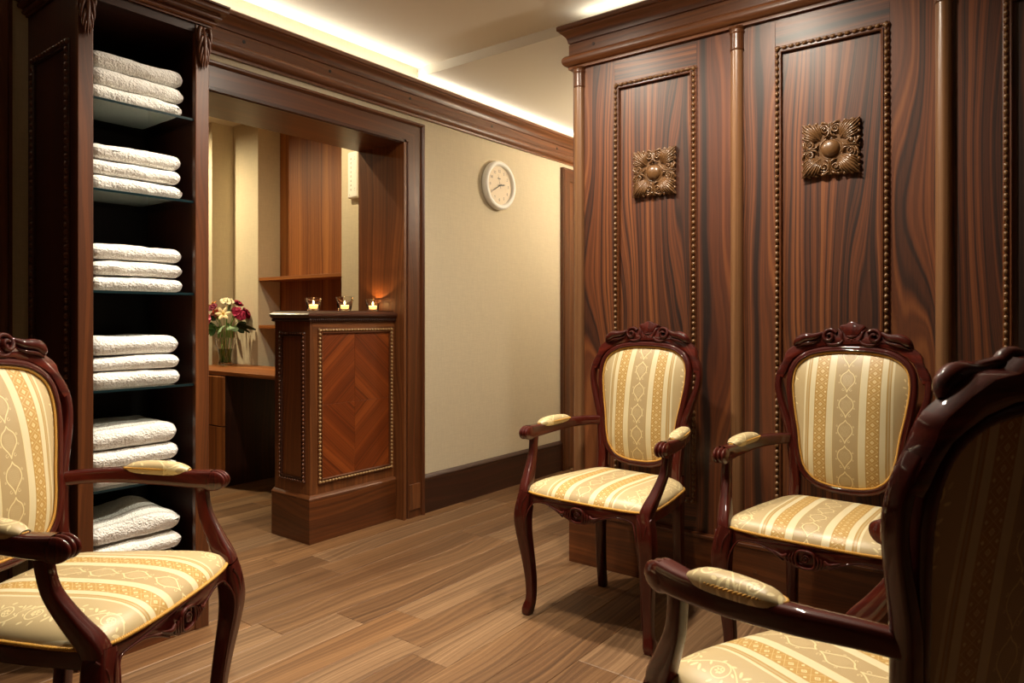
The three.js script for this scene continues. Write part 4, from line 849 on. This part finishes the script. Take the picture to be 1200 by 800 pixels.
// ---------------------------------------------------------------- vase and flowers
{
  const vx = 2.80, vz = -4.80, vy = 0.75;
  const v = thing('flower_vase', 'clear glass vase of water and green stems on the desk', 'vase', [vx, vy, vz]);
  const pr = [[0, 0.001], [0.046, 0.001], [0.052, 0.008], [0.046, 0.03], [0.044, 0.06], [0.052, 0.11], [0.066, 0.165], [0.074, 0.20], [0.0715, 0.20], [0.0635, 0.165], [0.0495, 0.11], [0.0415, 0.06], [0.0435, 0.03], [0.045, 0.016], [0, 0.014]];
  mesh('glass_body', new THREE.LatheGeometry(pr.map((p) => new THREE.Vector2(...p)), 40), phy({ color: 0xffffff, transmission: 1, thickness: 0.003, roughness: 0.02, ior: 1.45 }), v);
  mesh('water', new THREE.LatheGeometry([[0, 0.0145], [0.0445, 0.0165], [0.043, 0.03], [0.041, 0.06], [0.0485, 0.108], [0.052, 0.122], [0, 0.122]].map((p) => new THREE.Vector2(...p)), 40), phy({ color: 0xe8f0d8, transmission: 1, thickness: 0.08, roughness: 0.02, ior: 1.33, attenuationColor: new THREE.Color(0x8aa050), attenuationDistance: 0.18 }), v);
  srand(404);
  const green = std({ color: 0x39602a, roughness: 0.6 }), dark = std({ color: 0x1f3a1c, roughness: 0.65 }), grey = std({ color: 0x7f9a74, roughness: 0.7 }), stemM = std({ color: 0x5a8a2e, roughness: 0.6 });
  const petalMat = { magenta: std({ color: 0xa8174a, roughness: 0.7 }), pink: std({ color: 0xe06a86, roughness: 0.7 }), cream: std({ color: 0xf2deb0, roughness: 0.7 }), white: std({ color: 0xefe8c8, roughness: 0.7 }), orange: std({ color: 0xe89a50, roughness: 0.7 }), salmon: std({ color: 0xe58e80, roughness: 0.7 }), purple: std({ color: 0x4a3868, roughness: 0.7 }), crimson: std({ color: 0x7a1030, roughness: 0.7 }) };
  const yellow = std({ color: 0xd8b040, roughness: 0.8 });
  // a petal or leaf: a thin cupped blade along +y, width w, length l
  const blade = (l, w, cup, curl, seg = 6) => {
    const pos = [], idx = [], uv = [], m = 5;
    for (const side of [0, 1]) for (let i = 0; i <= seg; i++) { const t = i / seg, ww = w * Math.pow(Math.sin(Math.PI * Math.min(0.97, 0.06 + t * 0.9)), 0.75); for (let k = 0; k < m; k++) { const a = (k / (m - 1) - 0.5) * 2; pos.push(a * ww / 2, l * (t - curl * t * t * 0.3), cup * (1 - a * a) * -w * 0.5 + curl * l * t * t * 0.6 + (side ? -0.0007 : 0)); uv.push(a, t); } }
    const h = (seg + 1) * m; for (let s = 0; s < 2; s++) for (let i = 0; i < seg; i++) for (let k = 0; k < m - 1; k++) { const a = s * h + i * m + k, b = a + 1, c = a + m, d = c + 1; s ? idx.push(a, c, b, b, c, d) : idx.push(a, b, c, b, d, c); }
    const g = new THREE.BufferGeometry(); g.setAttribute('position', new THREE.Float32BufferAttribute(pos, 3)); g.setAttribute('uv', new THREE.Float32BufferAttribute(uv, 2)); g.setIndex(idx); g.computeVertexNormals(); return g;
  };
  const rosePetals = (r) => { const o = []; [[5, 0.25, 0.9], [6, 0.55, 0.75], [7, 0.95, 0.45]].forEach(([n, tilt, cup], k) => { for (let i = 0; i < n; i++) { const g = blade(r * (0.9 + 0.15 * k), r * (0.85 + 0.2 * k), cup, 0.25); g.translate(0, 0.002, 0); g.rotateX(tilt); g.rotateY(i / n * Math.PI * 2 + k * 0.5); o.push(g); } }); return merge(o); };
  const lilyPetals = (r) => { const o = []; for (let i = 0; i < 6; i++) { const g = blade(r * 1.35, r * 0.55, 0.5, 0.5); g.rotateX(0.85); g.rotateY(i / 6 * Math.PI * 2); o.push(g); } return merge(o); };
  // dome of blooms: azimuth measured from the viewer's side (TW) towards RT, tilt from upright; heads keep clear of one another
  const RT = V(0.861, 0, 0.509), TW = V(-0.509, 0, 0.861), C = V(0, 0.295, 0), K = 1.2;
  const dirOf = (az, tilt) => TW.clone().multiplyScalar(Math.cos(az) * Math.sin(tilt)).add(RT.clone().multiplyScalar(Math.sin(az) * Math.sin(tilt))).setY(Math.cos(tilt) * 1.0);
  const stemTo = (d, R, end) => { const a = d.clone().setY(0).multiplyScalar(0.052).setY(0.203), b = C.clone().addScaledVector(d, R * 0.55), e = C.clone().addScaledVector(d, end); return sweep([a, b.lerp(a, 0.35), e], 0.0036, 0.0036, { n: 6, seg: 8, exp: 2, up: [0.31, 0.12, 0.94] }); };
  const orient = (o, d) => o.quaternion.setFromUnitVectors(V(0, 1, 0), d.clone().normalize());
  { // stems standing in the water, seen through the glass
    const st = []; for (let k = 0; k < 13; k++) { const a = k * 2.4, r = 0.012 + 0.018 * ((k * 0.37) % 1), b = a + 0.5; st.push(sweep([[r * 0.9 * Math.cos(b), 0.018, r * 0.9 * Math.sin(b)], [r * Math.cos(a), 0.1, r * Math.sin(a)], [r * 1.6 * Math.cos(a), 0.2, r * 1.6 * Math.sin(a)]], 0.005, 0.005, { n: 6, seg: 8, exp: 2, up: [0.31, 0.12, 0.94] })); }
    mesh('stems', merge(st), stemM, v);
  }
  const flower = (kind, colour, az, tilt, R, size, label) => {
    R *= K; size *= K;
    const d = dirOf(az, tilt), f = thing(kind === 'lily' ? 'lily_flower' : 'rose_flower', label, 'flower', [vx, vy, vz], 0, 'flowers in the vase');
    mesh('stem', stemTo(d, R, R - size * 0.25), stemM, f);
    const b = mesh('petals', kind === 'lily' ? lilyPetals(size) : rosePetals(size), petalMat[colour], f); b.position.copy(C).addScaledVector(d, R); orient(b, d);
    mesh('heart', sphere(0, size * 0.3, 0, size * 0.16, size * 0.3, size * 0.16, 8, 6), kind === 'lily' ? yellow : petalMat[colour], b);
  };
  flower('rose', 'magenta', 0.75, 1.0, 0.105, 0.050, 'large magenta bloom facing the niche side of the bouquet');
  flower('lily', 'cream', -0.10, 1.05, 0.125, 0.042, 'open cream lily in the middle of the bouquet');
  flower('rose', 'pink', -0.85, 1.35, 0.125, 0.040, 'bright pink rose low in the bouquet');
  flower('rose', 'salmon', -1.65, 1.2, 0.125, 0.040, 'salmon rose at the outer edge of the bouquet');
  flower('rose', 'magenta', 1.75, 1.05, 0.12, 0.042, 'magenta bloom tucked at the wall side of the bouquet');
  flower('rose', 'crimson', -0.9, 0.72, 0.125, 0.034, 'dark crimson bloom above the pink rose');
  flower('rose', 'white', 0.15, 0.42, 0.135, 0.042, 'creamy white bloom near the top of the bouquet');
  flower('lily', 'orange', -1.9, 0.62, 0.135, 0.036, 'orange lily among the paler flowers');
  flower('rose', 'magenta', 1.7, 0.5, 0.135, 0.034, 'smaller magenta bloom above the big magenta one');
  flower('rose', 'purple', 3.0, 0.5, 0.165, 0.024, 'small purple bud at the top of the bouquet');
  flower('rose', 'salmon', -2.7, 1.1, 0.12, 0.038, 'salmon rose at the back of the bouquet');
  flower('lily', 'white', 2.6, 1.1, 0.12, 0.036, 'pale lily at the back of the bouquet');
  const leaf = (mat, az, tilt, L, w, label) => {
    const d = dirOf(az, tilt), f = thing('leaf_sprig', label, 'leaf', [vx, vy, vz], 0, 'leaves in the vase'), R = 0.08; L *= 1.3; w *= 1.25;
    mesh('stem', stemTo(d, R, R), stemM, f);
    const o = []; for (const [da, sc] of [[0, 1], [0.55, 0.7], [-0.55, 0.7]]) { const g = blade(L * sc, w * sc, 0.25, 0.3, 8); g.rotateZ(da); o.push(g); }
    const b = mesh('leaves', merge(o), mat, f); b.position.copy(C).addScaledVector(d, R); orient(b, d);
  };
  function leafSmall(mat, az, tilt, where) {
    const d = dirOf(az, tilt), f = thing('leaf_sprig', 'small dark leaf ' + where + ' in the bouquet', 'leaf', [vx, vy, vz], 0, 'leaves in the vase'), R = 0.08;
    mesh('stem', stemTo(d, R, R), stemM, f);
    const b = mesh('leaves', blade(0.055, 0.036, 0.25, 0.3, 8), mat, f); b.position.copy(C).addScaledVector(d, R); orient(b, d);
  }
  { // small dark leaves that fill the gaps between the blooms
    const taken = [[0.75, 1.0], [-0.10, 1.05], [-0.85, 1.35], [-1.65, 1.2], [1.75, 1.05], [-0.9, 0.72], [0.15, 0.42], [-1.9, 0.62], [1.7, 0.5], [3.0, 0.5], [-2.7, 1.1], [2.6, 1.1], [0.42, 1.72], [-0.30, 1.80], [-1.05, 1.86], [1.2, 1.62], [2.0, 1.70], [-1.8, 1.80], [-2.6, 1.75], [2.85, 1.75], [0.9, 0.22]].map(([a, t]) => dirOf(a, t).normalize());
    const names = ['tucked under the cream lily', 'between cream lily and magenta bloom', 'between pink rose and cream lily', 'beside the salmon rose', 'between white and magenta blooms', 'above the pink rose', 'deep behind the blooms', 'behind the white bloom', 'at the wall side', 'near the orange lily'];
    let made = 0; for (let k = 0; k < 4000 && made < 10; k++) { const az = rr(-1.9, 1.9), tl = rr(0.35, 1.6), d = dirOf(az, tl).normalize(); if (taken.some((q, i) => q.dot(d) > Math.cos(i < 1 ? 0.75 : i < 2 ? 0.52 : 0.40))) continue; taken.push(d); leafSmall(made % 3 === 1 ? green : dark, az, tl, names[made++]); }
  }
  leaf(grey, 0.42, 1.72, 0.085, 0.045, 'grey-green leaf sprig below the big magenta bloom');
  leaf(grey, -0.30, 1.80, 0.080, 0.045, 'grey-green leaf sprig over the rim of the vase');
  leaf(green, -1.05, 1.86, 0.085, 0.045, 'green leaf sprig below the pink rose');
  leaf(dark, 1.2, 1.62, 0.125, 0.042, 'long dark leaf sprig reaching out towards the niche');
  leaf(dark, 2.0, 1.70, 0.09, 0.045, 'dark leaf sprig on the wall side of the bouquet');
  leaf(dark, -1.8, 1.80, 0.085, 0.045, 'dark leaf sprig below the salmon rose');
  leaf(dark, -2.6, 1.75, 0.085, 0.045, 'dark leaf sprig at the back of the bouquet');
  leaf(green, 2.85, 1.75, 0.085, 0.045, 'green leaf sprig hidden at the back of the bouquet');
  leaf(grey, 0.9, 0.22, 0.075, 0.02, 'thin pale sprig standing above the bouquet');
}

renderer.render(scene, camera);
